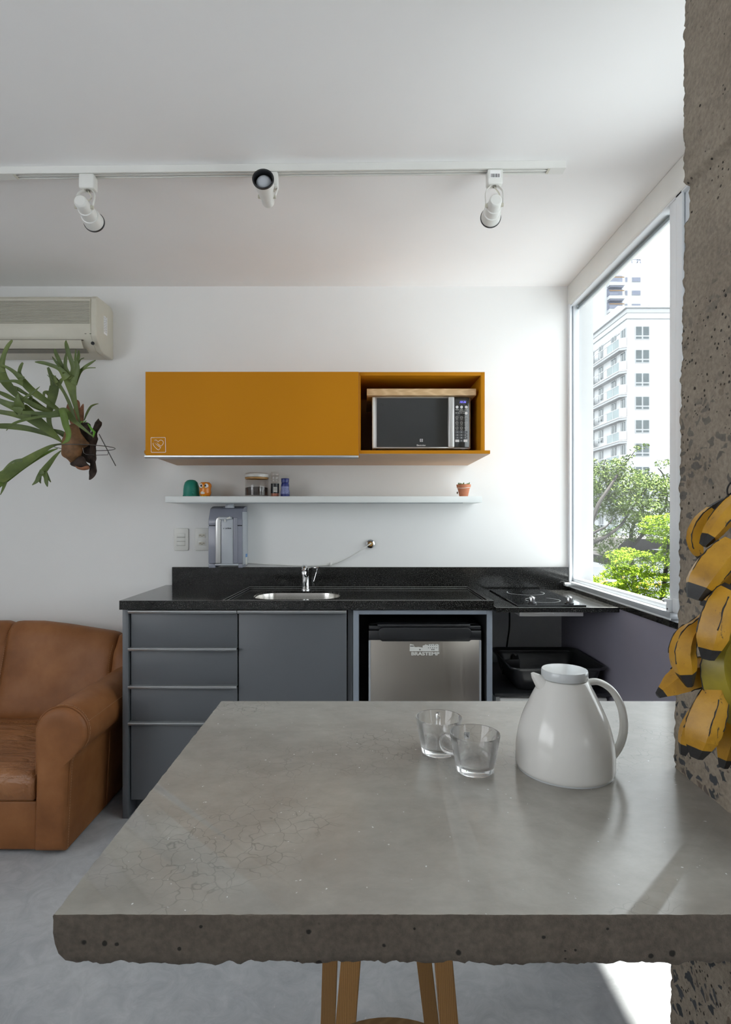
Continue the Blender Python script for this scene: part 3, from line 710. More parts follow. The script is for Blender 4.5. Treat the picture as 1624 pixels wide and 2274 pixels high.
dx0, dx1 = PX(323, DF), PX(796.5, DF)
dor = MB().box(dx0, dx1, DF, DF + .019, PZ(1011.5, DF), PZ(825.5, DF), .0006).build('sliding_door', M['orange'], ow, smooth=0)
MB().box(dx1, dx1 + .0035, DF + .004, DF + .019, PZ(1017, DF), PZ(825.5, DF)).build('door_edge', M['orange_in'], dor, smooth=0)
MB().prism([(DF - .003, PZ(1011.6, DF)), (DF + .018, PZ(1011.6, DF)), (DF + .018, PZ(1017.5, DF)), (DF + .004, PZ(1017.5, DF)), (DF - .003, PZ(1015.5, DF))], 'x', PX(321, DF), dx1, .0004, 1).build('handle', M['alu'], dor)
# line emblem: heart in a square (16.24 px per px in the zoom)
hz_ = lambda a, b: Vector((PX(320 + a / 16.24, DF), DF - .0004, PZ(940 + b / 16.24, DF)))
lr = .00075
em = MB().tube([hz_(a, b) for a, b in ((248, 530), (262, 518), (755, 512), (768, 524), (780, 1035), (768, 1047), (272, 1050), (258, 1038))], lr, 6, .5, closed=True)
h1 = [(365, 622), (395, 606), (440, 606), (480, 635), (512, 672), (545, 632), (590, 606), (640, 612), (682, 645), (700, 690), (690, 740), (655, 785), (610, 828), (500, 745)]
h2 = [(345, 690), (322, 735), (345, 800), (400, 870), (460, 925), (518, 965), (560, 930), (605, 882), (480, 785)]
em.tube([hz_(*p) for p in h1], lr, 6, .5, closed=True); em.tube([hz_(*p) for p in h2], lr, 6, .5, closed=True)
em.build('heart_emblem', M['white'], dor)

# microwave
MY = 2.53
mw = thing('microwave', 'silver microwave oven with black glass door in the orange cabinet', 'microwave', (.26, 2.75, zb0))
mx0, mx1 = PX(827, MY), PX(1047.5, MY); mz0, mz1 = PZ(996, MY), PZ(881, MY)
MB().box(mx0, mx1, MY + .02, 2.93, mz0, mz1, .004).build('casing', M['silver'], mw)
for q in (mx0 + .03, mx1 - .03):
    for yy in (MY + .04, 2.88): MB().lathe([(0, 0), (.012, 0), (.012, mz0 - zb0 + .002), (0, mz0 - zb0 + .002)], (q, yy, zb0), 12).build('foot', M['black_pl'], mw)
xh0, xh1 = PX(995, MY), PX(1008.5, MY)
MB().box(mx0, xh1, MY, MY + .022, mz0, mz1, .003).build('door_frame', M['silver'], mw)
dg = MB().box(PX(836.5, MY), xh0, MY - .0015, MY + .002, PZ(993, MY), PZ(884, MY), .0006).build('door_glass', M['mw_glass'], mw, smooth=0)
MB().prism([(xh0 + .0008, PZ(994, MY)), (xh1, PZ(994.5, MY)), (xh1, PZ(882.5, MY)), (xh0, PZ(882.5, MY)), (xh0 + .0025, PZ(930, MY))], 'y', MY - .014, MY + .001, .003, 3).build('door_handle', M['silver'], mw)
MB().box(mx0 - .0005, mx0 + .012, MY - .002, MY + .01, mz0 + .003, mz1 - .002, .003, 3).build('door_stile', M['white_pl'], mw)
cp = MB().box(PX(1009.5, MY), PX(1043, MY), MY - .001, MY + .02, PZ(993.5, MY), PZ(882.5, MY), .002).build('control_panel', M['mw_glass'], mw)
pm = lambda a, b: (PX(1000 + a / 16.25, MY), PZ(870 + b / 16.25, MY))
x, z = pm(440, 375); text('10:36', .0135, facing(x + .001, MY - .0014, z), M['led'], cp, 'clock_digits', .0001, shear=.25, sx=.98)
rg = MB(); kp = MB()
def disc(mb_, x, z, r, y, n=14): mb_.lathe([(0, 0), (r, 0), (r, .0006), (0, .0006)], (x, y, z), n, Matrix.Rotation(R(90), 4, 'X'))
for a, b in ((250, 555), (412, 555), (578, 555), (578, 775)): x, z = pm(a, b); kb = MB(); disc(kb, x, z, .0066 * .98, MY - .001); kb.build('white_key', M['white'], cp)
for a in (245, 410, 575):
    for b in (932, 1120, 1306):
        x, z = pm(a, b); rg.tube([(x + .0056 * math.cos(q * .5236), MY - .0012, z + .0056 * math.sin(q * .5236)) for q in range(12)], .0006, 5, closed=True); rg.box(x - .0016, x + .0016, MY - .0016, MY - .001, z - .0008, z + .0008)
        rg.box(x - .006, x + .006, MY - .0014, MY - .001, z - .0108, z - .0098)
for a in (250, 412, 578): x, z = pm(a, 635); rg.box(x - .008, x + .008, MY - .0014, MY - .001, z - .0006, z + .0006).box(x - .006, x + .006, MY - .0014, MY - .001, z - .0038, z - .0028)
for a, b, w_ in ((225, 765, .005), (315, 770, .003), (400, 765, .005), (485, 770, .003), (440, 700, .014)): x, z = pm(a, b); rg.box(x - w_ / 1, x + w_ / 1, MY - .0014, MY - .001, z - .001, z + .001)
for a in (253, 555):
    x, z = pm(a, 1770); MB().box(x - .0085, x + .0085, MY - .0016, MY - .001, z - .0055, z + .0055, .0005).build('white_key', M['white'], cp)
rg.build('key_symbols', M['switch'], cp)
for i, ch in enumerate('1234567890'):
    a = (255, 405, 555)[i % 3] if i < 9 else 403; b = (1460, 1565, 1665)[i // 3] if i < 9 else 1770
    x, z = pm(a, b); kp.box(x - .0082, x + .0082, MY - .0012, MY - .0009, z - .005, z + .005)
    text(ch, .0085, facing(x, MY - .0015, z), M['white'], cp, 'key_digit', .0001)
kp.build('number_keys', M['cab'], cp)
x, z = PX(936, MY), PZ(978, MY)
MB().box(x - .0062, x + .0062, MY - .0021, MY - .0016, z - .006, z + .006).build('logo_square', M['white'], dg, smooth=0)
lg = MB().tube([(x + .0046 * math.cos(R(a)), MY - .0022, z + .0046 * math.sin(R(a))) for a in range(-20, 200, 20)], .0009, 6)
lg.tube([(x + .0046 * math.cos(R(a)), MY - .0022, z + .0046 * math.sin(R(a))) for a in range(200, 341, 20)], .0009, 6)
lg.prism([(x - .0042, z), (x + .0018, z + .0045), (x + .0018, z - .0045)], 'y', MY - .0026, MY - .0020)
lg.build('logo_mark', M['black_pl'], dg)
text('Electrolux', .0098, facing(PX(935.5, MY), MY - .0019, PZ(989, MY)), M['white'], dg, 'lettering', .0002, sx=.98)

# pine board on the microwave
wb = thing('pine_tray', 'pale pine board box lying on top of the microwave', 'board', (.26, 2.7, mz1))
bx0, bx1, by0 = PX(815, 2.505), PX(1058, 2.505), 2.505
MB().box(bx0, bx1, by0, by0 + .02, mz1 + .001, PZ(863, 2.505), .001).build('front_board', M['pine_top'], wb)
MB().box(bx0, bx0 + .016, by0 + .0205, 2.90, mz1 + .0155, PZ(863, 2.505) - .001, .001).build('side_board', M['pine_top'], wb)
MB().box(bx1 - .016, bx1, by0 + .0205, 2.90, mz1 + .0155, PZ(863, 2.505) - .001, .001).build('side_board', M['pine_top'], wb)
MB().box(bx0, bx1, by0 + .0205, 2.90, mz1 + .001, mz1 + .015, .001).build('base_board', M['pine_top'], wb)

# ------------------------------------------------------------------ white shelf and what stands on it
HY = 2.80; HZ0, HZ1 = PZ(1116, HY), PZ(1102, HY)
sh = thing('wall_shelf', 'long thin white wall shelf under the orange cabinet', 'shelf', (-.2, 2.9, HZ0))
MB().box(PX(367, HY), PX(1071, HY), HY, 2.9995, HZ0, HZ1, .001).build('board', M['white_sh'], sh)
MB().box(PX(414, HY), PX(1030, HY), HY + .02, HY + .05, HZ0 - .003, HZ0 - .0002).build('metal_rail', M['grey_alu'], sh, smooth=0)

SYq = 2.885
def sx_(px): return PX(px, SYq)
ps = SYq / F
# green dome
gd = thing('teal_silicone_cup', 'teal silicone cup upside down at the left of the shelf', 'cup', (sx_(425), SYq, HZ1))
r_ = 18 * ps
MB().lathe([(r_ * 1.02, 0), (r_ * 1.02, .006), (r_ * .97, .010), (r_ * .95, .035), (r_ * .90, .055), (r_ * .76, .073), (r_ * .5, .083), (r_ * .25, .086), (0, .086)], (sx_(425), SYq, HZ1), 32).build('cup_body', M['green'], gd, smooth=50)
MB().sphere((sx_(434), SYq - r_ * .92, HZ1 + .018), .007, 1, .45, 1.2, 12).build('thumb_dent', M['green'], gd)
MB().tube([(sx_(408), SYq - .005, HZ1 + .004), (sx_(425), SYq - r_ - .001, HZ1 + .004), (sx_(442), SYq - .005, HZ1 + .004)], .002, 8).build('rim_bead', M['green'], gd)
# owl
ox = sx_(458.5); oy = SYq - .02; r_ = 13.6 * ps
ol = thing('owl_figurine', 'small orange owl figurine with big white eyes on the shelf', 'figurine', (ox, oy, HZ1))
MB().lathe([(0, .002), (r_ * .7, .002), (r_ * .88, .010), (r_ * .95, .022), (r_ * .88, .036), (r_ * .93, .045), (r_, .054), (r_ * .93, .064), (r_ * .65, .072), (0, .074)], (ox, oy, HZ1), 32).build('body', M['owl'], ol, smooth=60)
MB().sphere((ox - .002, oy - r_ * .45, HZ1 + .020), .0195, 1, .8, .85, 20).build('white_belly', M['white_pl'], ol)
for s_ in (-1, 1):
    e_ = MB().sphere((ox - .001 + s_ * .0115, oy - r_ * .80, HZ1 + .054), .0115, 1, .5, 1, 16).build('eye', M['white'], ol)
    MB().sphere((ox - .002 + s_ * .010, oy - r_ * .80 - .0045, HZ1 + .054), .0055, 1, .5, 1, 12).build('pupil', M['black_pl'], e_)
    MB().sphere((ox - .001 + s_ * .007, oy - r_ * .75, HZ1 + .003), .0055, 1.2, 1, .6, 10).build('foot', M['yellow'], ol)
MB().lathe([(.0035, 0), (.002, -.006), (0, -.009)], (ox - .001, oy - r_ * .98, HZ1 + .050), 8).build('beak', M['yellow'], ol)
# coffee jar
jx = sx_(570.5); r_ = 26 * ps
jr = thing('coffee_jar', 'clear jar of ground coffee with white lid on the shelf', 'jar', (jx, SYq, HZ1))
MB().lathe([(0, .001), (r_ * .96, .001), (r_, .005), (r_, .082), (r_ * .95, .088), (r_ * .93, .088), (r_ * .975, .081), (r_ * .975, .007), (0, .006)], (jx, SYq, HZ1), 40).build('jar_glass', M['jar'], jr, smooth=50)
cof = []
for k in range(1): pass
mbc = MB().lathe([(0, .0075), (r_ * .965, .0075), (r_ * .965, .045), (r_ * .6, .050), (r_ * .2, .047), (0, .046)], (jx, SYq, HZ1), 32); mbc.build('ground_coffee', M['coffee'], jr)
MB().lathe([(r_ * .9, .089), (r_ * .98, .089), (r_ * .99, .097), (r_ * .9, .098)], (jx, SYq, HZ1), 40).build('seal_ring', M['gasket'], jr)
MB().lathe([(0, .0985), (r_ * 1.02, .0985), (r_ * 1.03, .103), (r_ * 1.02, .114), (r_ * .9, .119), (0, .121)], (jx, SYq, HZ1), 40).build('lid', M['white_pl'], jr)
# spice grinder
gx = sx_(611.5); r_ = 9 * ps
gr = thing('spice_grinder', 'small glass spice grinder with pink salt beside the coffee jar', 'grinder', (gx, SYq - .01, HZ1))
MB().lathe([(0, .001), (r_ * .9, .001), (r_, .004), (r_, .070), (r_ * .85, .076), (r_ * .8, .076)], (gx, SYq - .01, HZ1), 24).build('glass_body', M['jar'], gr)
MB().lathe([(0, .003), (r_ * .93, .003), (r_ * .93, .055), (0, .055)], (gx, SYq - .01, HZ1), 20).build('pink_salt', M['salt'], gr)
MB().lathe([(r_ * 1.02, .017), (r_ * 1.02, .066)], (gx, SYq - .01, HZ1), 24).build('black_label', M['black_pl'], gr)
MB().box(gx - .004, gx + .014, SYq - .01 - r_ * 1.06, SYq - .01 - r_ * .9, HZ1 + .024, HZ1 + .048).build('barcode_patch', M['switch'], gr, smooth=0)
bc = MB()
for k in range(7): bc.box(gx - .002 + k * .0022, gx - .0012 + k * .0022, SYq - .01 - r_ * 1.07, SYq - .01 - r_ * 1.06, HZ1 + .028, HZ1 + .046)
bc.build('barcode_bars', M['black_pl'], gr, smooth=0)
cpz = [(0, .077), (r_ * .95, .077), (r_ * .97, .085), (r_ * .88, .087), (r_ * .98, .089), (r_ * 1.0, .100), (r_ * .92, .102), (r_ * 1.02, .105), (r_ * 1.02, .118), (r_ * .9, .124), (0, .124)]
MB().lathe(cpz, (gx, SYq - .01, HZ1), 24).build('grinder_cap', M['jar'], gr)
# blue bottle
bx = sx_(634); r_ = 10 * ps
bb = thing('blue_bottle', 'small dark blue bottle with printed label on the shelf', 'bottle', (bx, SYq - .01, HZ1))
MB().lathe([(0, .001), (r_ * .95, .001), (r_, .004), (r_ * 1.0, .022), (r_ * .84, .040), (r_ * .90, .055), (r_ * .82, .066), (r_ * .75, .070), (0, .071)], (bx, SYq - .01, HZ1), 28).build('body', M['blue'], bb, smooth=50)
MB().lathe([(r_ * 1.02, .014), (r_ * 1.0, .026), (r_ * .88, .040), (r_ * .92, .052)], (bx, SYq - .01, HZ1), 28).build('label_band', M['blue_lt'], bb, smooth=60)
MB().lathe([(0, .071), (r_ * .82, .071), (r_ * .86, .078), (r_ * .86, .087), (r_ * .92, .088), (r_ * .88, .092), (0, .093)], (bx, SYq - .01, HZ1), 24).build('cap', M['blue'], bb)
# terracotta pot
tx = sx_(1030); r_ = 15 * ps
tp = thing('succulent_pot', 'tiny terracotta pot of succulents at the right end of the shelf', 'plant pot', (tx, SYq, HZ1))
MB().lathe([(0, .001), (r_ * .62, .001), (r_ * .64, .004), (r_ * .90, .044), (r_ * 1.0, .045), (r_ * 1.06, .062), (r_ * .96, .062), (r_ * .9, .05), (0, .05)], (tx, SYq, HZ1), 32).build('pot', M['terra'], tp)
MB().tube([(tx + r_ * 1.02 * math.cos(q * .3142), SYq + r_ * 1.02 * math.sin(q * .3142), HZ1 + .0445 + .002 * math.sin(q * .8)) for q in range(20)], .0012, 6, closed=True).build('string_tie', M['switch'], tp)
MB().sphere((tx - r_ * .98, SYq - .01, HZ1 + .020), .006, .6, 1, 1.1, 8).build('shell_charm', M['shield'], tp)
lf = MB(); random.seed(3)
for k in range(34):
    a = random.random() * 6.283; rr = r_ * (.2 + .85 * random.random()); p0 = Vector((tx + rr * .8 * math.cos(a), SYq + rr * .8 * math.sin(a), HZ1 + .056))
    d = Vector((math.cos(a) * .5 + random.uniform(-.4, .4), math.sin(a) * .5, 1.0)).normalized() * random.uniform(.008, .018)
    lf.tube([p0, p0 + d * .5, p0 + d], [.0018, .0032, .0008], 6)
lf.build('succulent_leaves', M['frond_y'], tp)

# ------------------------------------------------------------------ water purifier
wp = thing('water_purifier', 'grey-blue wall mounted water purifier above the worktop', 'water purifier', (-.69, 2.93, 1.014))
wx0, wx1, wf = -.776, -.606, 2.872
zb_, zs, ztp = PZ(1261, wf), PZ(1167, wf), PZ(1124.5, 2.995)
def wprof(z0, z1, full=True):
    pts = [(2.998, z0), (wf, z0)]
    return pts
arcp = [(wf, PZ(1158, wf)), (wf + .003, PZ(1158, wf) + .014), (wf + .014, PZ(1158, wf) + .030), (wf + .035, ztp - .013), (wf + .07, ztp - .003), (wf + .105, ztp)]
MB().prism([(2.998, zs + .0015), (wf, zs + .0015)] + arcp + [(2.998, ztp)], 'x', wx0, wx1, .003, 2).build('upper_shell', M['disp'], wp)
MB().prism([(2.998, zb_ + .022), (wf, zb_ + .022), (wf, zs - .0015), (2.998, zs - .0015)], 'x', wx0, wx1, .003, 2).build('lower_shell', M['disp'], wp)
MB().box(wx0 + .002, wx1 - .002, wf + .004, 2.996, zs - .002, zs + .002).build('seam', M['black_pl'], wp, smooth=0)
MB().box(wx1 - .0005, wx1 + .004, wf + .006, 2.998, zb_ + .014, ztp - .03, .002).build('side_cover', M['disp_lt'], wp)
px0, px1 = PX(492, wf), PX(518, wf)
MB().box(px0, px1, wf - .004, wf + .002, zb_ + .022, PZ(1153, wf), .001).build('front_panel', M['disp_lt'], wp)
MB().prism([(PX(479.5, wf), zb_ + .023), (PX(490.5, wf), zb_ + .023), (PX(490.5, wf), PZ(1160, wf)), (PX(492, wf), PZ(1153, wf)), (PX(488, wf), PZ(1147, wf)), (PX(481.5, wf), PZ(1151, wf)), (PX(479.5, wf), PZ(1157, wf))], 'y', wf - .008, wf + .004, .003, 3).build('left_channel', M['silver'], wp)
MB().box(px1 + .001, PX(527.5, wf), wf - .006, wf + .002, zb_ + .023, PZ(1149, wf), .003, 3).build('right_channel', M['disp'], wp)
MB().lathe([(0, -.004), (.030, -.004), (.030, .001), (.0, .001)], (PX(509, 2.93), 2.925, ztp - .006), 32).build('knob_seat', M['disp'], wp)
MB().lathe([(0, 0), (.0225, 0), (.023, .006), (.0225, .016), (.020, .020), (0, .021)], (PX(510, 2.90), 2.905, ztp - .010), 32).build('dial_knob', M['disp_lt'], wp)
MB().box(PX(488, wf - .01), PX(515, wf - .01), wf - .016, wf + .004, PZ(1154, wf), PZ(1148, wf), .003, 2).build('spout_block', M['disp_lt'], wp)
MB().tube([(PX(501, wf), wf - .012, PZ(1153, wf)), (PX(501, wf), wf - .012, PZ(1159, wf))], [.004, .003], 10).tube([(PX(506, wf), wf - .015, PZ(1152, wf)), (PX(513, wf), wf - .017, PZ(1149, wf))], [.004, .005], 8).build('spout_tip', M['white_pl'], wp)
MB().box(wx0 + .001, PX(479, wf), wf - .002, 2.99, zb_, zb_ + .021, .003).build('base_foot', M['disp'], wp); MB().box(PX(529, wf), wx1 + .002, wf - .002, 2.99, zb_, zb_ + .021, .003).build('base_foot', M['disp'], wp)
MB().box(PX(478, wf), PX(530, wf), wf - .008, wf + .05, zb_ + .012, zb_ + .021, .002).build('drip_tray', M['disp_lt'], wp)
text('LATINA', .0088, facing(PX(507.5, wf), wf - .0044, PZ(1173.5, wf)), M['black_pl'], wp, 'lettering', .0003, offset=.0004)
MB().tube([(PX(497.3, wf) + .0022 * math.cos(q), wf - .0043, PZ(1173.5, wf) + .0026 * math.sin(q)) for q in range(6)], .0007, 5, closed=True).build('round_logo', M['black_pl'], wp)
MB().box(wx1 + .0042, wx1 + .0048, 2.935, 2.975, PZ(1237, 2.95), PZ(1230, 2.95)).build('blue_sticker', M['sky_blue'], wp, smooth=0)
MB().box(wx1 + .0042, wx1 + .0047, 2.935, 2.975, PZ(1254, 2.95), PZ(1238, 2.95)).build('white_sticker', M['white_pl'], wp, smooth=0)

# switch + socket plates
def plate(x0, x1, y0, y1, name, label, cat):
    X0, X1, Z0, Z1 = PX(x0, 3), PX(x1, 3), PZ(y1, 3), PZ(y0, 3)
    e = thing(name, label, cat, ((X0 + X1) / 2, 2.999, Z0))
    pr = rrect(X0, X1, Z0, Z1, .008, 4)
    MB().prism(pr, 'y', 2.991, 2.9995, .002).build('cover_plate', M['switch'], e)
    return e, (X0 + X1) / 2, (Z0 + Z1) / 2
e, cx, cz = plate(387.5, 419.5, 1173, 1222.5, 'light_switch', 'cream wall plate with three rocker switches', 'switch')
for k in (-1, 0, 1):
    MB().box(cx - .0215, cx + .0215, 2.988 + (.002 if k == 0 else 0), 2.9915, cz + k * .0215 - .0100, cz + k * .0215 + .0100, .0012).build('rocker', M['switch'], e)
    MB().box(cx - .023, cx + .023, 2.9903, 2.991, cz + k * .0215 - .0114, cz + k * .0215 - .0104).build('rocker_gap', M['cream_dk'], e, smooth=0)
e, cx, cz = plate(434, 466, 1173, 1222.5, 'wall_socket', 'cream wall plate with two power outlets beside the purifier', 'socket')
for k in (-1, 1):
    zc = cz + k * .021
    MB().box(cx - .021, cx + .021, 2.9900, 2.9912, zc - .0125, zc + .0125, .0004).build('outlet_insert', M['switch'], e)
    hx = [(cx - .019, zc), (cx - .013, zc - .008), (cx + .013, zc - .008), (cx + .019, zc), (cx + .013, zc + .008), (cx - .013, zc + .008)]
    pl = MB().prism(hx, 'y', 2.9892, 2.9901).build('outlet', M['cream_pl'], e, smooth=0)
    hh = MB()
    for q, dz_ in ((-.0095, .0005), (0, -.003), (.0095, .0005)): disc(hh, cx + q, zc + dz_, .0022, 2.9892, 10)
    hh.build('pin_holes', M['black_pl'], pl)

# hose
ho = thing('water_hose', 'thin white hose running from the purifier to the chrome wall outlet', 'hose', (PX(735, 3), 2.98, PZ(1254, 3)))
hp = spline([(PX(552, 2.99), 2.985, PZ(1250, 2.985)), (PX(600, 2.985), 2.985, PZ(1253.5, 2.985)), (PX(680, 2.985), 2.985, PZ(1256, 2.985)), (PX(735, 2.985), 2.985, PZ(1253.5, 2.985)), (PX(770, 2.97), 2.975, PZ(1240, 2.975)), (PX(800, 2.955), 2.96, PZ(1223, 2.96)), (PX(822, 2.95), 2.955, PZ(1208, 2.955)), (PX(823, 2.97), 2.975, PZ(1207, 2.975))], 8)
MB().tube(hp, .0030, 8).build('tube', M['white_pl'], ho)
MB().box(PX(732, 2.98), PX(738, 2.98), 2.978, 2.999, PZ(1256, 2.98), PZ(1249.5, 2.98), .002).build('hose_clip', M['white_pl'], ho)
rx, rz = PX(823, 2.99), PZ(1208, 2.99)
ro = thing('wall_outlet', 'round chrome water outlet rosette on the white wall', 'water outlet', (rx, 2.998, rz))
RM = Matrix.Rotation(R(90), 4, 'X')
MB().lathe([(0, 0), (.0255, 0), (.0255, .004), (.022, .012), (.015, .016), (.013, .012), (.012, .008)], (rx, 2.9995, rz), 32, RM).build('rosette', M['chrome'], ro)
MB().lathe([(0, .0), (.012, .0), (.012, .018), (.009, .021), (.0, .021)], (rx, 2.995, rz), 20, RM).build('brass_nipple', M['gasket'], ro)

# ------------------------------------------------------------------ air conditioner
AX0, AX1, AF = -2.12, -1.308, 2.81
ac = thing('air_conditioner', 'cream wall-mounted air conditioner at the top left', 'air conditioner', (-1.7, 2.9, 2.1))
prof = [(2.9995, 2.098), (2.885, 2.098), (2.860, 2.108), (2.835, 2.130), (AF + .003, 2.165), (AF, 2.22), (AF, 2.345), (AF + .012, 2.360), (2.975, 2.362), (2.9995, 2.345)]
MB().prism(prof, 'x', AX0, AX1 - .030, .002).build('casing', M['cream_pl'], ac)
prof2 = [(2.9995, 2.096), (2.890, 2.096), (2.862, 2.104), (2.833, 2.128), (AF - .001, 2.165), (AF - .003, 2.22), (AF - .003, 2.347), (AF + .012, 2.363), (2.975, 2.364), (2.9995, 2.345)]
MB().prism(prof2, 'x', AX1 - .030, AX1, .006, 3).build('end_cap', M['cream_pl'], ac)
zt, zb = PZ(667, AF), PZ(718, AF)
MB().box(AX0 + .02, AX1 - .036, AF - .0015, AF + .004, zb, zt).build('grille_back', M['cream_dk'], ac, smooth=0)
gm = MB(); n = 17
for k in range(n):
    z = zb + (zt - zb) * (k + .5) / n; gm.box(AX0 + .02, AX1 - .033, AF - .006, AF - .0012, z - .0018, z + .0018, .0005, 1)
gm.build('grille', M['cream_pl'], ac)
fl = MB().prism([(AF - .002, 2.143), (AF - .004, 2.140), (AF + .004, 2.122), (AF + .020, 2.1065), (AF + .024, 2.108), (AF + .008, 2.125)], 'x', AX0 + .02, AX1 - .075).build('louvre_flap', M['cream_pl'], ac)
MB().box(AX0 + .02, AX1 - .070, AF + .0, AF + .012, 2.1435, 2.1465).prism([(AF + .026, 2.1045), (AF + .05, 2.092), (AF + .055, 2.096), (AF + .03, 2.1085)], 'x', AX0 + .02, AX1 - .065).build('louvre_gap', M['cream_dk'], ac, smooth=0)
for q in (PX(190, AF), PX(201, AF)):
    MB().box(q - .004, q + .004, AF - .0012, AF + .0005, PZ(741, AF) - .0015, PZ(741, AF) + .0015).build('indicator', M['cream_dk'], ac, smooth=0)
MB().lathe([(0, 0), (.0085, 0), (.0085, .004), (0, .005)], (PX(205.5, AF), AF + .0045, PZ(762, AF)), 20, RM).build('sensor_eye', M['black_gl'], ac)
lb = MB().box(AX1 + .0003, AX1 + .0009, 2.885, 2.925, PZ(743, 2.9), PZ(703, 2.9)).build('sticker', M['white'], ac, smooth=0)
lt = MB()
random.seed(5)
for k in range(4): 
    z = PZ(738, 2.9)
    while z < PZ(706, 2.9):
        h = random.uniform(.004, .012); lt.box(AX1 + .0009, AX1 + .0012, 2.890 + k * .009, 2.892 + k * .009, z, z + h); z += h + .003
lt.build('sticker_print', M['cab'], lb, smooth=0)

# ------------------------------------------------------------------ ceiling track with three spotlights
rl = thing('lighting_track', 'white ceiling track carrying the three spotlights', 'lighting track', (-.3, 1.96, 2.46))
def ry(x): return 1.944 + (.6915 - x) * .0175   # near edge of the track
def rbox(mb_, x0, x1, o0, o1, z0, z1):
    mb_.add([(x0, ry(x0) + o0, z0), (x1, ry(x1) + o0, z0), (x1, ry(x1) + o1, z0), (x0, ry(x0) + o1, z0), (x0, ry(x0) + o0, z1), (x1, ry(x1) + o0, z1), (x1, ry(x1) + o1, z1), (x0, ry(x0) + o1, z1)],
            [(0, 3, 2, 1), (4, 5, 6, 7), (0, 1, 5, 4), (1, 2, 6, 5), (2, 3, 7, 6), (3, 0, 4, 7)]); return mb_
gx0, gx1 = -1.215, .640
m_ = MB(); rbox(m_, -1.6, .6915, 0, .037, 2.466, CEIL - .0005)
rbox(m_, gx0, gx1, 0, .006, 2.4585, 2.466); rbox(m_, gx0, gx1, .031, .037, 2.4585, 2.466)
rbox(m_, -1.6, gx0, 0, .037, 2.4585, 2.466); rbox(m_, gx1, .6915, 0, .037, 2.4585, 2.466)
rbox(m_, gx0, gx1, .0150, .0215, 2.4595, 2.466)
m_.build('track_profile', M['white_pl'], rl, smooth=0)
m_ = MB(); rbox(m_, gx0, gx1, .0075, .0095, 2.4650, 2.4657); rbox(m_, gx0, gx1, .027, .029, 2.4650, 2.4657)
m_.build('conductor_strip', M['cream_dk'], rl, smooth=0)
m_ = MB(); rbox(m_, gx1 - .008, gx1, .004, .033, 2.4575, 2.4605); rbox(m_, gx0, gx0 + .008, .004, .033, 2.4575, 2.4605)
m_.build('end_clip', M['cream_pl'], rl, smooth=0)

def spotlight(label, ax, rear, front, twist=0, barcode=False):
    ay = ry(ax) + .018
    e = thing('track_spotlight', label, 'spotlight', (ax, ay, 2.459), 'spotlights on the ceiling track')
    MB().box(ax - .026, ax + .026, ay - .018, ay + .018, 2.408, 2.4582, .005, 3).build('adapter', M['white_pl'], e)
    if barcode:
        b_ = MB().box(ax - .018, ax + .018, ay - .0186, ay - .018, 2.426, 2.452).build('sticker', M['white'], e, smooth=0)
        q = MB()
        for k in range(9): q.box(ax - .015 + k * .0033, ax - .0135 + k * .0033 + (k % 3) * .0004, ay - .0190, ay - .0186, 2.428, 2.440)
        q.build('sticker_bars', M['cab'], b_, smooth=0)
    rear = Vector(rear); front = Vector(front); ax_ = (front - rear); L = ax_.length; q = ax_.normalized().to_track_quat('Z', 'Y').to_matrix().to_4x4()
    prof = [(0, 0), (.0165, 0), (.0195, .003), (.0215, .008), (.0222, L * .36), (.0250, L * .37), (.0256, L * .39), (.0268, L * .66), (.0298, L * .67), (.0306, L * .70), (.0338, L * .96), (.0340, L), (.0315, L), (.0290, L * .8), (.0235, L * .6), (0, L * .58)]
    MB().lathe(prof, rear, 40, q).build('lamp_body', M['white_pl'], e, smooth=30)
    MB().lathe([(.0342, L * .985), (.0362, L * .99), (.0362, L + .004), (.0315, L + .004), (.0280, L * .82), (.030, L * .82)], rear, 40, q).build('lamp_ring', M['black_pl'], e, smooth=30)
    MB().sphere(rear + ax_.normalized() * (L * .86), .0262, 1, 1, .62, 24, q).build('bulb', M['disp_lt'], e)
    side = ax_.normalized().cross(Vector((0, 0, 1))).normalized(); pv = rear + ax_.normalized() * (L * .30)
    for s_ in (-1, 1):
        pp = pv + side * (s_ * .0245); tp_ = Vector((ax + s_ * .013 * (1 if side.x * 1 > 0 else -1), ay, 2.408)); md = (pp + tp_) / 2 + side * (s_ * .010)
        sp_ = spline([tuple(tp_), tuple(md + Vector((0, 0, .012))), tuple(pp + side * s_ * .004)], 8)
        MB().tube(sp_, .0060, 8, .28, up=tuple(ax_.normalized())).build('yoke_arm', M['white_pl'], e)
        MB().lathe([(0, -.005), (.006, -.005), (.0065, .0), (.0065, .006), (0, .007)], pp, 14, (side * s_).to_track_quat('Z', 'Y').to_matrix().to_4x4()).build('pivot_knob', M['cream_pl'], e)
    MB().lathe([(0, 0), (.007, 0), (.007, -.004), (0, -.004)], (ax, ay - .002, 2.408), 14).build('cable_gland', M['cream_dk'], e)
    cb = spline([(ax, ay - .002, 2.405), tuple((Vector((ax, ay, 2.408)) + pv) / 2 + Vector((.018, 0, .004))), tuple(pv + Vector((.014, 0, .022))), tuple(pv + Vector((0, 0, .018)))], 6)
    MB().tube(cb, .0022, 8).build('cable', M['cream_pl'], e)
spotlight('left white spotlight on the ceiling track aimed at the back wall', -.956, (-.941, 1.90, 2.323), (-.952, 2.025, 2.316))
spotlight('middle white spotlight with its lens facing the room', -.318, (-.333, 2.02, 2.378), (-.331, 1.90, 2.392))
spotlight('right white spotlight with a barcode sticker on its adapter', .452, (.4436, 1.905, 2.328), (.4530, 2.025, 2.332), barcode=True)

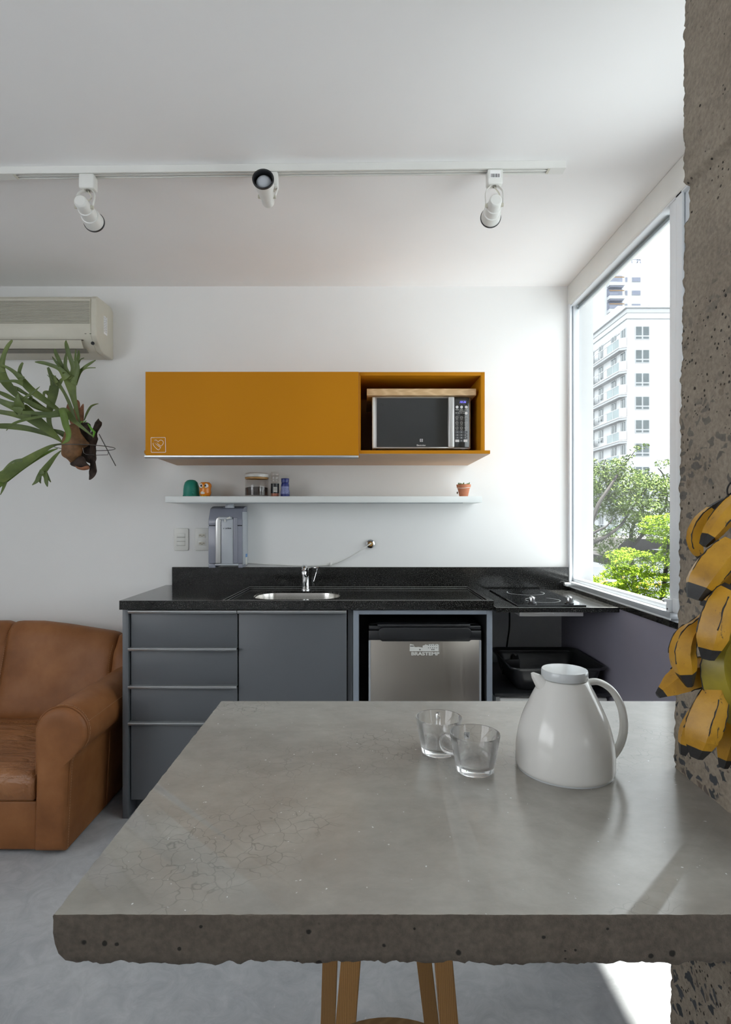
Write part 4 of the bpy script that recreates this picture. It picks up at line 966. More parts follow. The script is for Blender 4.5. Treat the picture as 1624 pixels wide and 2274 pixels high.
# ------------------------------------------------------------------ leather sofa
so = thing('leather_sofa', 'brown leather sofa with rolled arm at the left', 'sofa', (-1.7, 2.5, 0))
ac_, az_, ar_ = -1.134, .4595, .098
arm = [(-1.232, .012)] + [(-1.232, .30), (ac_ - ar_, az_ - .02)] + [(ac_ + ar_ * math.cos(R(a)), az_ + ar_ * math.sin(R(a))) for a in range(175, -66, -10)] + [(-1.103, .352), (-1.106, .33), (-1.114, .18), (-1.122, .012)]
def armloop(y, ins): 
    cx, cz = -1.165, .30; out = []
    for x, z in arm:
        v = Vector((cx - x, cz - z)); d = v.length; v = v / d * min(ins, d) if d else v; out.append((x + v.x, y, z + v.y))
    return out
MB().loft([armloop(2.139, .05), armloop(2.140, .024), armloop(2.146, .010), armloop(2.156, .003), armloop(2.168, .0), armloop(2.5, 0), armloop(2.97, 0)], True, True, True).build('arm', M['leather'], so, smooth=50)
pl_ = [Vector(p) for p in armloop(2.160, -.001)][1:-1]
MB().tube(pl_, .0032, 6).build('arm_piping', M['leather'], so)
def stitches(pts, name, r=.0011, dash=.006, gap=.004):
    m = MB(); acc = 0; pts = [Vector(p) for p in pts]; seglist = []
    for a, b in zip(pts, pts[1:]):
        L = (b - a).length; s = 0
        while s < L:
            e_ = min(L, s + dash); m.tube([a.lerp(b, s / L), a.lerp(b, e_ / L)], r, 4); s += dash + gap
    return m.build(name, M['stitch'], so, smooth=0)
stitches([Vector(p) + Vector((0, .014, 0)) for p in armloop(2.160, -.0010)][3:], 'arm_stitching')
sx0 = ac_ + ar_ * math.cos(R(22)); sz0 = az_ + ar_ * math.sin(R(22))
stitches([(sx0 + .0008, 2.175, sz0 + .0005), (sx0 + .0008, 2.95, sz0 + .0005)], 'arm_top_stitching')
MB().tube([(-1.1048, 2.50, .34), (-1.1135, 2.50, .18), (-1.1215, 2.50, .015)], .0022, 6).build('side_seam', M['leather'], so)
# seat cushion as a soft grid
def cushion(x0, x1, y0, y1, z0, z1, crown, rad, name, nx=40, ny=30, wr=.0):
    loops_ = []
    m = MB()
    def zt_(x, y):
        u = (x - x0) / (x1 - x0); v = (y - y0) / (y1 - y0)
        h = z1 + crown * (math.sin(math.pi * min(1, max(0, u))) ** .5) * (math.sin(math.pi * min(1, max(0, v * .9))) ** .6 if v > 0 else 0)
        h += wr * noise.noise(Vector((x * 9 + y * 5, y * 22 - x * 7, 0)))
        return h
    prof_ = []
    bm = bmesh.new(); grid = []
    for i in range(nx + 1):
        col = []
        for j in range(ny + 1):
            u, v = i / nx, j / ny; x = x0 + (x1 - x0) * u; y = y0 + (y1 - y0) * v
            dx = min(x - x0, x1 - x); dy = min(y - y0, y1 - y)
            drop = 0
            for d_ in (dx, dy):
                if d_ < rad: drop += rad - math.sqrt(max(0, rad * rad - (rad - d_) ** 2))
            col.append(bm.verts.new((x, y, zt_(x, y) - min(drop, rad))))
        grid.append(col)
    for i in range(nx):
        for j in range(ny): bm.faces.new((grid[i][j], grid[i + 1][j], grid[i + 1][j + 1], grid[i][j + 1]))
    bound = [grid[i][0] for i in range(nx + 1)] + [grid[nx][j] for j in range(1, ny + 1)] + [grid[i][ny] for i in range(nx - 1, -1, -1)] + [grid[0][j] for j in range(ny - 1, 0, -1)]
    low = [bm.verts.new((v.co.x, v.co.y, z0 + .012)) for v in bound]; low2 = [bm.verts.new((v.co.x + (.012 if v.co.x < (x0 + x1) / 2 else -.012), v.co.y + (.012 if v.co.y < (y0 + y1) / 2 else -.012), z0)) for v in bound]
    n_ = len(bound)
    for k in range(n_):
        bm.faces.new((bound[k], low[k], low[(k + 1) % n_], bound[(k + 1) % n_])); bm.faces.new((low[k], low2[k], low2[(k + 1) % n_], low[(k + 1) % n_]))
    bm.faces.new(low2)
    m.bm(bm); return m.build(name, M['leather_w'], so, smooth=70)
cushion(-1.95, -1.236, 2.150, 2.76, .198, .305, .030, .020, 'seat_cushion', wr=.006)
cushion(-2.66, -1.955, 2.150, 2.76, .198, .305, .030, .020, 'seat_cushion', wr=.006)
stitches([(-1.94, 2.152, .292), (-1.26, 2.152, .292), (-1.242, 2.170, .292)], 'seat_stitching')
stitches([(-1.94, 2.151, .214), (-1.26, 2.151, .214)], 'seat_stitching')
MB().box(-2.66, -1.234, 2.162, 2.95, .012, .196, .008, 3).build('base', M['leather'], so)
for q in (-2.55, -1.30):
    for yy in (2.22, 2.88): MB().lathe([(0, 0), (.02, 0), (.02, .015), (0, .015)], (q, yy, 0), 12).build('foot', M['black_pl'], so)
# backrest
topz = [(-2.7, .70), (-2.4, .735), (-2.0, .752), (-1.81, .755), (-1.60, .753), (-1.47, .738), (-1.33, .716), (-1.20, .695), (-1.12, .66)]
def backrest(x0, x1, name, nx=26):
    loops_ = []
    for i in range(nx + 1):
        u = i / nx; x = x0 + (x1 - x0) * u; e_ = max(0, 1 - min(u, 1 - u) * (x1 - x0) / .035); pinch = .012 * e_ ** 2; z_ = lerp_tab(topz, x) - pinch
        L = [(2.72, .27), (2.695 + pinch, .33), (2.715 + pinch, .42), (2.745 + pinch, .52), (2.770 + pinch, .61), (2.795 + pinch, z_ - .05), (2.822 + pinch, z_ - .015), (2.855, z_), (2.90, z_ - .006), (2.945, z_ - .03), (2.965, z_ - .08), (2.965, .27)]
        L = spline(L, 3)
        loops_.append([(x, y + .004 * noise.noise(Vector((x * 5, y * 5, z * 5))), z) for y, z in L])
    MB().loft(loops_, True, True, True).build(name, M['leather'], so, smooth=70)
backrest(-1.213, -1.115, 'back_cushion'); backrest(-1.745, -1.215, 'back_cushion'); backrest(-2.66, -1.747, 'back_cushion')
stitches([(-1.222, 2.712, .42), (-1.222, 2.741, .52), (-1.222, 2.766, .61), (-1.222, 2.796, .650)], 'back_stitching')
stitches([(-1.738, 2.712, .42), (-1.738, 2.741, .52), (-1.738, 2.766, .61), (-1.738, 2.793, .70)], 'back_stitching')

# ------------------------------------------------------------------ thermal jug
jx, jy = PX(1254, 1.0), 1.0
tj = thing('thermal_jug', 'white thermal jug with a curved handle on the concrete table', 'jug', (jx, jy, TZ))
pf = spline([(.079, .001), (.0825, .006), (.0828, .02), (.0815, .045), (.0765, .072), (.070, .092), (.061, .112), (.0525, .130), (.0440, .146), (.0385, .155)], 5)
MB().lathe([(0, .0008), (.076, .0008)] + pf + [(.036, .156), (0, .156)], (jx, jy, TZ), 64).build('body', M['kettle'], tj, smooth=50)
MB().lathe([(.074, .0002), (.0805, .0002), (.0810, .003), (.078, .0035)], (jx, jy, TZ), 64).build('base_ring', M['kettle_lid'], tj)
MB().lathe([(.034, .1562), (.0385, .157), (.0392, .1585), (.0392, .170), (.0380, .1722), (.034, .1728), (0, .1722)], (jx, jy, TZ), 48).build('lid', M['kettle_lid'], tj, smooth=50)
hp = spline([(jx + .036, jy, TZ + .1475), (jx + .058, jy, TZ + .1500), (jx + .082, jy, TZ + .136), (jx + .0985, jy, TZ + .108), (jx + .1040, jy, TZ + .074), (jx + .0985, jy, TZ + .044), (jx + .086, jy, TZ + .022), (jx + .079, jy, TZ + .016)], 7)
nH = len(hp); MB().tube(hp, [.0050 + .0012 * math.sin(math.pi * i / nH) for i in range(nH)], 12, 1.75, up=(0, .0, 1) if False else None).build('handle', M['kettle'], tj, smooth=60)
# pouring lip
def ringp(cx, cz, r, ry_, tilt):
    return [(cx + r * math.cos(R(a)) * math.cos(tilt), jy + ry_ * math.sin(R(a)), cz + r * math.cos(R(a)) * math.sin(tilt)) for a in range(0, 360, 24)]
MB().loft([ringp(jx - .034, TZ + .141, .018, .020, 1.1), ringp(jx - .042, TZ + .151, .012, .014, .75), ringp(jx - .0505, TZ + .160, .0075, .008, .45), ringp(jx - .0560, TZ + .1655, .0030, .0032, .35)], True, True, True).build('spout', M['kettle'], tj, smooth=60)

# ------------------------------------------------------------------ glass mugs
def mug(label, x, y, ang, first=None, logo=False):
    e = thing('glass_mug', label, 'mug', (x, y, TZ), 'glass mugs on the table')
    h = .066; ro_, rb = .0436, .0325
    ou = [(0, .0006), (rb - .003, .0006), (rb, .003), (rb + .0004, .011), (rb + .0016, .0125), (ro_ - .0006, h - .002), (ro_ - .0012, h)]
    inn = [(ro_ - .0024, h - .0004), (ro_ - .0032, h - .003), (rb - .0022, .017), (rb - .006, .0125), (rb - .016, .011), (0, .0108)]
    MB().lathe(ou + inn, (x, y, TZ), 64).build('cup', M['glass'], e, smooth=50)
    d = Vector((math.cos(R(ang)), math.sin(R(ang)), 0)); c = Vector((x, y, TZ))
    r1, r2 = .0412, .0372
    pts = [c + d * r1 + Vector((0, 0, .050)), c + d * (r1 + .012) + Vector((0, 0, .052)), c + d * (r1 + .021) + Vector((0, 0, .045)), c + d * (r1 + .0225) + Vector((0, 0, .034)), c + d * (r1 + .016) + Vector((0, 0, .024)), c + d * r2 + Vector((0, 0, .023))]
    sp_ = [Vector(p) for p in spline([tuple(p) for p in pts], 6)]
    MB().tube(sp_, .0028, 10, 1.6).build('handle', M['glass'], e, smooth=60)
    if logo:
        a0 = R(100); m = MB(); rr = ro_ - .0034
        m.add([(x + rr * math.cos(a) * 1, y + rr * math.sin(a), TZ + z) for a, z in ((a0 + .13, .040), (a0 - .13, .040), (a0 - .13, .052), (a0 + .13, .052))], [(0, 1, 2, 3)])
        q = m.build('white_print', M['white'], e, smooth=0)
        text('N', .009, facing(x + rr * math.cos(a0), y + rr * math.sin(a0) - .0008, TZ + .046), M['cab'], q, 'printed_mark', .0001, shear=-.5)
    return e
mug('clear glass mug in front, printed with a small white square', PX(1055, .987), .987, 148, logo=True)
mug('clear glass mug behind, its handle turned to the wall', PX(975, 1.066), 1.066, 84)

# ------------------------------------------------------------------ carved banana bunch
bn = thing('banana_bunch', 'hanging bunch of carved wooden bananas painted yellow with black tips', 'ornament', (.46, .76, .9))
def banana(pts, rad, Y, mat, tip=.84, stem=None, seed=0, dY=0.0):
    """pts pixel centreline, rad px radii at depth Y"""
    n = len(pts); full = spline([(p[0], p[1], r) for p, r in zip(pts, rad)], 5); m = len(full)
    ctr = [P(a, b, Y + dY * i / m) for i, (a, b, r) in enumerate(full)]; rs = [max(.002, r * Y / F) for _, _, r in full]
    rnd = random.Random(seed); ph = rnd.random() * 6.28; K = 5
    offs = [ph + 6.283 * k / K + rnd.uniform(-.18, .18) for k in range(K)]; gain = [rnd.uniform(.88, 1.08) for _ in range(K)]
    loops_ = []; pn = Vector((0, -1, 0))
    for i, p in enumerate(ctr):
        t_ = (ctr[min(i + 1, m - 1)] - ctr[max(i - 1, 0)]).normalized(); nn = (pn - t_ * pn.dot(t_)).normalized(); pn = nn; b_ = t_.cross(nn)
        L = []
        for k in range(K):   # facet corner + mid points, slightly wobbled edges
            a = offs[k]; a2 = offs[(k + 1) % K] + (6.283 if k == K - 1 else 0)
            wob = 1 + .05 * noise.noise(Vector((i * .9, k * 7 + seed, 0)))
            v0 = (nn * math.cos(a) + b_ * math.sin(a)) * rs[i] * gain[k] * wob
            v1 = (nn * math.cos(a2) + b_ * math.sin(a2)) * rs[i] * gain[(k + 1) % K]
            L.append(p + v0); L.append(p + (v0 + v1) * .5 * 1.0)
        loops_.append(L)
    cut = int(m * tip)
    o = MB().loft(loops_[:cut + 1], True, True, True).build('banana', mat, bn, smooth=14)
    MB().loft(loops_[cut:], True, True, True).build('tip', M['banana_tip'], o, smooth=14)
    for kk in (0, 2, 3):   # dark worn line along some of the carved edges
        i0 = int(cut * rnd.uniform(.1, .35)); i1 = int(cut * rnd.uniform(.7, .98))
        lp_ = [loops_[i][kk * 2] + (loops_[i][kk * 2] - ctr[i]) * .006 + Vector((rnd.uniform(-1, 1), 0, rnd.uniform(-1, 1))) * .0007 for i in range(i0, i1)]
        if len(lp_) > 3: MB().tube(lp_, [.0004 + .0007 * rnd.random() for _ in lp_], 5).build('ridge_line', M['banana_tip'], o, smooth=0)
    if stem:
        s_ = int(m * stem); L2 = [[c_ + (q - c_) * 1.03 for q in l_] for l_, c_ in zip(loops_[:s_ + 1], ctr)]
        MB().loft(L2, True, True, True).build('stem_end', M['banana_tip'], o, smooth=14)
    return o
By, Bg = M['banana'], M['banana_g']
banana([(1612, 1112), (1582, 1134), (1558, 1160), (1546, 1190), (1548, 1216), (1558, 1238)], [8, 13, 17, 18, 15, 8], .800, By, .92, .22, 1)
banana([(1668, 1090), (1634, 1122), (1604, 1155), (1580, 1186), (1562, 1211)], [16, 24, 24, 19, 9], .765, By, .80, None, 2)
banana([(1626, 1206), (1606, 1228), (1578, 1262), (1556, 1295), (1542, 1330)], [24, 34, 37, 33, 17], .745, By, .80, None, 3)
banana([(1634, 1220), (1612, 1260), (1588, 1300), (1572, 1325), (1563, 1346)], [20, 26, 25, 18, 9], .785, By, .82, None, 4)
banana([(1625, 1306), (1604, 1334), (1588, 1378), (1578, 1420), (1571, 1464)], [20, 30, 35, 33, 14], .735, By, .82, .12, 5)
banana([(1572, 1362), (1547, 1388), (1526, 1412), (1517, 1446), (1522, 1484), (1532, 1524)], [8, 13, 22, 27, 25, 8], .765, By, .84, None, 6)
banana([(1600, 1478), (1568, 1490), (1532, 1502), (1496, 1522), (1461, 1545)], [24, 34, 38, 29, 8], .79, By, .87, None, 7)
banana([(1640, 1380), (1600, 1440), (1592, 1485), (1606, 1535), (1630, 1580), (1652, 1612)], [20, 26, 33, 36, 28, 10], .760, Bg, .90, None, 8)
banana([(1596, 1520), (1581, 1556), (1566, 1598), (1554, 1638), (1546, 1682)], [22, 34, 40, 37, 14], .760, By, .85, None, 9)
banana([(1568, 1560), (1545, 1600), (1528, 1636), (1517, 1676)], [18, 24, 22, 8], .80, By, .80, None, 10)
banana([(1640, 1560), (1626, 1600), (1616, 1645), (1606, 1704)], [20, 27, 27, 10], .80, By, .84, None, 11)
banana([(1600, 1330), (1580, 1356), (1562, 1385), (1552, 1402)], [14, 16, 14, 8], .81, By, .95, None, 12)
cdp = [P(1606, 1114, .80), P(1618, 1100, .80), P(1640, 1085, .80), P(1660, 1060, .80), Vector((.555, .82, PZ(1000, .82)))]
MB().tube([Vector(p) for p in spline([tuple(p) for p in cdp], 6)], .0012, 8).build('hanging_cord', M['cord'], bn)
cdp = [P(1624, 1120, .79), P(1617, 1100, .79), P(1616, 1085, .79), P(1624, 1072, .79), P(1640, 1068, .79)]
MB().tube([Vector(p) for p in spline([tuple(p) for p in cdp], 6)], .0012, 8).build('hanging_cord', M['cord'], bn)
kn = MB(); random.seed(12)
for k in range(22):
    a = P(1600 + random.uniform(-4, 24), 1285 + random.uniform(-14, 16), .80); kn.tube([a, a + Vector((random.uniform(-.008, .008), -.006, random.uniform(.002, .016)))], .0011, 5)
kn.sphere(P(1618, 1298, .805), .014, 1.2, .8, .9, 14).build('cord_knot', M['cord'], bn)
MB().lathe([(0, -.012), (.004, -.012), (.004, .008), (.007, .009), (0, .01)], (.553, .82, PZ(1000, .82)), 12, Matrix.Rotation(R(-90), 4, 'Y')).build('wall_hook', M['wire'], bn)

# ------------------------------------------------------------------ stools
def stool_rear():
    e = thing('wooden_stool', 'pine stool behind the table, only its square legs showing', 'stool', (.07, 1.22, 0), 'wooden stools by the table')
    def leg(p1, p2, wd, dp, rot):
        a, b = P(*p1), P(*p2); d = (b - a) / (b.z - a.z)
        lo = a + d * (0 - a.z); hi = a + d * (.455 - a.z); t_ = (hi - lo).normalized()
        ux = Vector((math.cos(rot), math.sin(rot), 0)); ux = (ux - t_ * ux.dot(t_)).normalized(); uy = t_.cross(ux)
        L = []
        for p in (lo, hi):
            L.append([p + ux * (sx * wd / 2) + uy * (sy * dp / 2) for sx, sy in ((-1, -1), (1, -1), (1, 1), (-1, 1))])
        bm = bmesh.new(); vv = [[bm.verts.new(q) for q in l_] for l_ in L]
        for k in range(4): bm.faces.new((vv[0][k], vv[0][(k + 1) % 4], vv[1][(k + 1) % 4], vv[1][k]))
        bm.faces.new(vv[0]); bm.faces.new(vv[1]); bmesh.ops.recalc_face_normals(bm, faces=bm.faces[:]); bmesh.ops.bevel(bm, geom=bm.edges[:], offset=.0015, segments=2, affect='EDGES')
        MB().bm(bm).build('leg', M['pine'], e)
    leg((778, 2148, 1.10), (768, 2274, 1.08), .038, .026, 0)
    leg((986, 2148, 1.10), (997, 2274, 1.08), .034, .026, 0)
    leg((733, 2148, 1.30), (729, 2274, 1.34), .034, .026, 0)
    leg((944, 2148, 1.30), (959, 2274, 1.34), .034, .026, 0)
    MB().lathe([(0, 0), (.155, 0), (.160, .004), (.160, .026), (.156, .030), (0, .030)], (.055, 1.237, .448), 48).build('seat', M['pine_seat'], e, smooth=40)
stool_rear()
def stool_front():
    cy = .752; r = .162; z = EYE - (2254 - VY) * (cy + r) / F
    cx = PX(862, cy + r)
    e = thing('wooden_stool', 'round pine stool seat in front of the table at the bottom edge', 'stool', (cx, cy, 0), 'wooden stools by the table')
    MB().lathe([(0, -.030), (r - .004, -.030), (r, -.026), (r, -.004), (r - .004, 0), (0, 0)], (cx, cy, z), 64).build('seat', M['pine_seat'], e, smooth=40)
    for k in range(4):
        a = R(45 + 90 * k); MB().tube([(cx + .15 * math.cos(a), cy + .15 * math.sin(a), 0), (cx + .105 * math.cos(a), cy + .105 * math.sin(a), z - .030)], .018, 4, .7).build('leg', M['pine'], e, smooth=0)
stool_front()

# ------------------------------------------------------------------ staghorn fern on a bark mount
FYb = 2.70
fe = thing('staghorn_fern', 'staghorn fern mounted on dark bark, held by a wire bracket below the air conditioner', 'plant', tuple(P(200, 985, FYb)))
def FP(a, b, Y): return P(a / 6.015, 740 + b / 6.015, Y)
def ribbon(mb_, pts, Y0, Y1, curl=.25, bow=0.0):
    full = spline([tuple(p) for p in pts], 6); m = len(full); k6 = 1 / 6.015; loops_ = []
    ctr = [FP(a, b, Y0 + (Y1 - Y0) * i / (m - 1) + bow * math.sin(math.pi * i / (m - 1))) for i, (a, b, w_) in enumerate(full)]
    pside = None
    for i, p in enumerate(ctr):
        hw = max(.0008, full[i][2] * k6 * .5 * p.y / F); t_ = (ctr[min(i + 1, m - 1)] - ctr[max(i - 1, 0)]).normalized()
        side = t_.cross(Vector((0, 1, 0))).normalized(); nrm = side.cross(t_).normalized()
        if nrm.y > 0: nrm = -nrm
        L = []; th = .0008
        for u in (-1, -.5, 0, .5, 1): L.append(p + side * (u * hw) + nrm * (-curl * hw * (1 - u * u) + th))
        for u in (1, .5, 0, -.5, -1): L.append(p + side * (u * hw) + nrm * (-curl * hw * (1 - u * u) - th))
        loops_.append(L)
    mb_.loft(loops_, True, True, True)
def frond(branches, Y0, Y1, mat='frond', curl=.25):
    m = MB()
    for k, br in enumerate(branches): 
        if k == 0: ribbon(m, br, Y0, Y1, curl); 
        else: ribbon(m, br, Y1 + .002 * k, Y1 - .02 + .012 * ((k * 7) % 5), curl, .01 * ((k % 3) - 1))
    m.build('frond', M[mat], fe, smooth=60)
frond([[(1070, 1200, 20), (1025, 1030, 50), (975, 830, 90), (935, 640, 160), (905, 545, 150)],
       [(890, 600, 120), (800, 480, 62), (650, 415, 48), (540, 390, 40), (468, 385, 12)], [(900, 600, 120), (825, 440, 62), (765, 310, 52), (738, 240, 40), (735, 208, 14)],
       [(805, 450, 40), (740, 372, 30), (698, 312, 10)], [(950, 600, 60), (915, 540, 55), (875, 450, 46), (875, 350, 44), (887, 262, 14)],
       [(960, 620, 120), (990, 480, 90), (945, 350, 56), (905, 230, 58), (885, 140, 44), (885, 98, 14)], [(975, 640, 110), (1035, 470, 66), (1010, 350, 36), (1013, 212, 10)],
       [(1020, 500, 60), (1040, 380, 34), (1050, 300, 40), (1052, 230, 16)], [(985, 680, 90), (1060, 530, 50), (1130, 455, 40), (1210, 400, 32), (1275, 360, 10)], [(1085, 500, 30), (1160, 466, 16), (1278, 461, 9)],
       [(1040, 430, 20), (1075, 355, 14), (1120, 330, 10)]], 2.69, 2.60)
frond([[(1040, 1290, 14), (985, 1100, 40), (920, 920, 44), (850, 780, 40), (790, 690, 50), (745, 620, 60), (690, 545, 12)], [(760, 660, 50), (735, 600, 30), (742, 565, 10)], [(760, 700, 14), (700, 630, 10), (630, 555, 6)]], 2.70, 2.64)
frond([[(790, 1430, 20), (700, 1310, 50), (655, 1170, 62), (665, 1020, 90), (705, 830, 130), (730, 700, 130)], [(730, 740, 110), (700, 620, 66), (665, 520, 50), (640, 455, 30)], [(745, 730, 90), (810, 640, 55), (855, 585, 12)], [(700, 830, 110), (625, 790, 50), (590, 800, 40), (590, 850, 20)]], 2.72, 2.76)
frond([[(830, 1060, 30), (700, 965, 66), (560, 865, 84), (430, 770, 96), (340, 680, 100), (280, 600, 90)], [(300, 620, 90), (190, 520, 52), (110, 465, 40), (30, 425, 20)], [(290, 620, 80), (258, 530, 50), (275, 450, 46), (305, 392, 24)], [(310, 670, 80), (200, 640, 42), (100, 640, 32), (-30, 645, 26)]], 2.69, 2.58)
frond([[(690, 1050, 30), (470, 960, 60), (260, 850, 70), (130, 720, 110), (45, 600, 130), (0, 450, 120)], [(20, 520, 110), (25, 400, 80), (60, 270, 58), (100, 180, 54), (150, 110, 34), (168, 92, 10)], [(30, 480, 90), (-40, 380, 70)]], 2.72, 2.60)
frond([[(835, 1465, 18), (740, 1370, 70), (600, 1255, 120), (450, 1140, 160), (320, 1040, 190), (240, 970, 180)], [(300, 1010, 170), (150, 965, 100), (60, 930, 80), (-30, 890, 60)], [(400, 1110, 150), (240, 1090, 90), (120, 1070, 66), (-30, 1045, 60)], [(270, 1000, 140), (235, 900, 90), (242, 808, 6)], [(270, 950, 60), (330, 865, 36), (430, 800, 34), (532, 713, 5)]], 2.66, 2.52)
frond([[(680, 1050, 40), (560, 1005, 80), (450, 940, 110), (370, 880, 100)], [(420, 920, 90), (340, 890, 50), (300, 900, 10)]], 2.73, 2.70)
frond([[(1250, 1385, 10), (1130, 1285, 34), (1010, 1185, 60), (930, 1110, 90), (860, 1060, 130), (790, 1065, 110), (690, 1085, 76), (520, 1072, 50), (400, 1062, 46), (295, 1060, 44)],
       ], 2.60, 2.50, curl=.15)
frond([[(830, 1020, 90), (860, 1130, 100), (880, 1230, 90), (915, 1330, 76), (900, 1420, 60), (830, 1480, 8)]], 2.53, 2.58, 'frond_y', .35)
frond([[(800, 1080, 30), (700, 1110, 34), (560, 1112, 34), (400, 1140, 36), (250, 1180, 36), (150, 1225, 26), (85, 1300, 6)]], 2.54, 2.44)
frond([[(830, 1460, 10), (700, 1375, 46), (560, 1325, 60), (380, 1275, 74), (200, 1248, 80), (60, 1240, 74), (-40, 1240, 66)]], 2.69, 2.62)
frond([[(820, 1474, 10), (680, 1512, 46), (540, 1590, 84), (380, 1690, 120), (220, 1790, 146), (80, 1890, 160), (-40, 1960, 160)], [(300, 1700, 60), (200, 1705, 30), (120, 1755, 28), (20, 1855, 8)]], 2.68, 2.50)
frond([[(770, 1540, 12), (640, 1590, 40), (480, 1680, 52), (300, 1800, 56), (130, 1930, 60), (-30, 2050, 60)]], 2.67, 2.54, 'frond_y')
frond([[(815, 1568, 10), (740, 1640, 44), (660, 1740, 72), (590, 1830, 92), (560, 1880, 90)], [(570, 1840, 80), (515, 1920, 56), (490, 1975, 50), (430, 2028, 8)], [(540, 1900, 50), (530, 1960, 40), (545, 2005, 10)], [(585, 1850, 80), (610, 1920, 56), (620, 1990, 50), (634, 2050, 12)], [(600, 1860, 60), (640, 1930, 40), (680, 1990, 10)]], 2.67, 2.60)
frond([[(1125, 1165, 10), (1160, 1070, 30), (1210, 985, 28), (1260, 955, 20), (1315, 940, 6)]], 2.71, 2.74)
frond([[(90, 1900, 40), (70, 1990, 50), (40, 2080, 34), (5, 2160, 6)]], 2.56, 2.52)
frond([[(900, 1400, 60), (830, 1340, 70), (760, 1310, 50), (700, 1280, 12)]], 2.735, 2.74)
frond([[(150, 700, 20), (240, 745, 50), (330, 800, 40), (430, 860, 30)], [(215, 750, 30), (225, 715, 8)]], 2.73, 2.72)
frond([[(-30, 780, 40), (80, 830, 60), (180, 880, 50), (300, 930, 20)]], 2.70, 2.66)
# shield fronds, bark and wire
def blob(poly, Y, th, mat, name, amp=.006, seed=0):
    pts = [FP(a, b, Y) for a, b in spline(poly + [poly[0]], 4)[:-1]]; c_ = sum(pts, Vector()) / len(pts); n = len(pts); m = MB(); rings = []
    for f, d in ((0.02, -1.0), (.35, -.93), (.65, -.72), (.88, -.38), (1.0, 0), (.9, .4), (.5, .8), (.02, 1.0)):
        L = []
        for i, p in enumerate(pts):
            q = c_ + (p - c_) * f; q.y += d * th; q += Vector((1, 1, 1)) * amp * noise.noise(q * 26 + Vector((seed, 0, 0)))
            L.append(q)
        rings.append(L)
    m.loft(rings, True, True, True); return m.build(name, M[mat], fe, smooth=50)
blob([(850, 1330), (900, 1240), (1000, 1210), (1080, 1320), (1160, 1440), (1170, 1500), (1080, 1560), (1060, 1680), (960, 1730), (870, 1680), (830, 1560), (835, 1440)], 2.685, .042, 'shield', 'shield_frond', .010, 2)
blob([(1000, 1700), (1080, 1640), (1180, 1740), (1185, 1810), (1100, 1830), (1010, 1790), (950, 1740)], 2.68, .03, 'bark', 'root_ball', .008, 5)
blob([(1010, 1765), (1090, 1790), (1180, 1770), (1190, 1815), (1120, 1835), (1040, 1810)], 2.655, .012, 'shield_r', 'dry_shield_edge', .004, 8)
for k, pl in enumerate(([(885, 1010), (900, 940), (935, 965), (960, 1060), (990, 1180), (950, 1230), (905, 1120)], [(1025, 890), (1060, 930), (1062, 1040), (1050, 1200), (1000, 1200), (985, 1000)], [(1060, 1010), (1115, 940), (1122, 1050), (1110, 1190), (1060, 1200)])):
    blob(pl, 2.735 + k * .004, .006, 'shield_r', 'dry_shield_frond', .003, 11 + k)
blob([(1065, 1200), (1110, 1190), (1160, 1185), (1200, 1250), (1260, 1340), (1275, 1300), (1290, 1200), (1320, 1135), (1365, 1190), (1325, 1270), (1320, 1380), (1290, 1460), (1272, 1600), (1280, 1800), (1278, 1905), (1215, 1945), (1195, 1900), (1195, 1780), (1130, 1720), (1060, 1650), (1090, 1400), (1060, 1280)], 2.725, .016, 'bark', 'bark_slab', .013, 21)
MB().tube([FP(1060, 1220, 2.70), FP(1090, 1180, 2.685), FP(1130, 1185, 2.685), FP(1150, 1170, 2.70)], .0022, 6).tube([FP(1175, 1210, 2.70), FP(1230, 1290, 2.695), FP(1262, 1320, 2.695), FP(1245, 1390, 2.695)], [.003, .006, .006, .003], 6).build('green_tie', M['lime'], fe)
rc = FP(1135, 1528, 2.73); rr = 375 / 6.015 * 2.745 / F
wr = MB().tube([rc + Vector((rr * math.cos(q * math.pi / 24), .9 * rr * math.sin(q * math.pi / 24), 0)) for q in range(48)], .0018, 6, closed=True)
wr.tube([FP(1105, 1530, 2.63), FP(1120, 1600, 2.63), FP(1150, 1618, 2.65), FP(1300, 1630, 2.75), FP(1440, 1625, 2.80), FP(1450, 1575, 2.80)], .0015, 6)
wr.tube([FP(1325, 1350, 2.742), FP(1430, 1550, 2.86), FP(1545, 1770, 2.998)], .0022, 6)
wr.build('wire_bracket', M['wire'], fe)

# ------------------------------------------------------------------ outside
struct(MB().box(-60, 200, 3.6, 260, -8.2, -8.0).build('ground', M['asphalt'], smooth=0), 'street far below the window')
def ebox(name, mat, par, *a, **k): return MB().box(*a).build(name, M[mat], par, smooth=0, **k)
ab = thing('apartment_building', 'white apartment building with glass balconies and square windows', 'building', (35, 76, -8))
BX, BX2, BY, BY2, BT = 32.8, 38.1, 70.95, 83.2, 26.2
ebox('walls', 'ext_wall', ab, BX, BX2, BY, BY2, -8, BT + EYE)
c_ = MB()
for dz_, o_ in ((0, .35), (-1.3, .18), (-.55, .12)): c_.box(BX - o_, BX2 + o_, BY - o_, BY2 + o_, BT + EYE + dz_ - .12, BT + EYE + dz_ + .12)
c_.box(BX - .1, BX + .1, BY + 2.0, BY2, BT + EYE - 2.6, BT + EYE - 2.5)
c_.build('cornice', M['ext_trim'], ab, smooth=0)
ebox('penthouse', 'ext_wall', ab, BX + .4, BX + 4.0, BY + 3.5, BY2 - .5, BT + EYE, BT + EYE + 1.5)
ebox('mast', 'ext_blue', ab, 37.0, 37.12, 74, 74.1, BT + EYE, BT + EYE + 1.5)
FH = 51.9 * BY / F
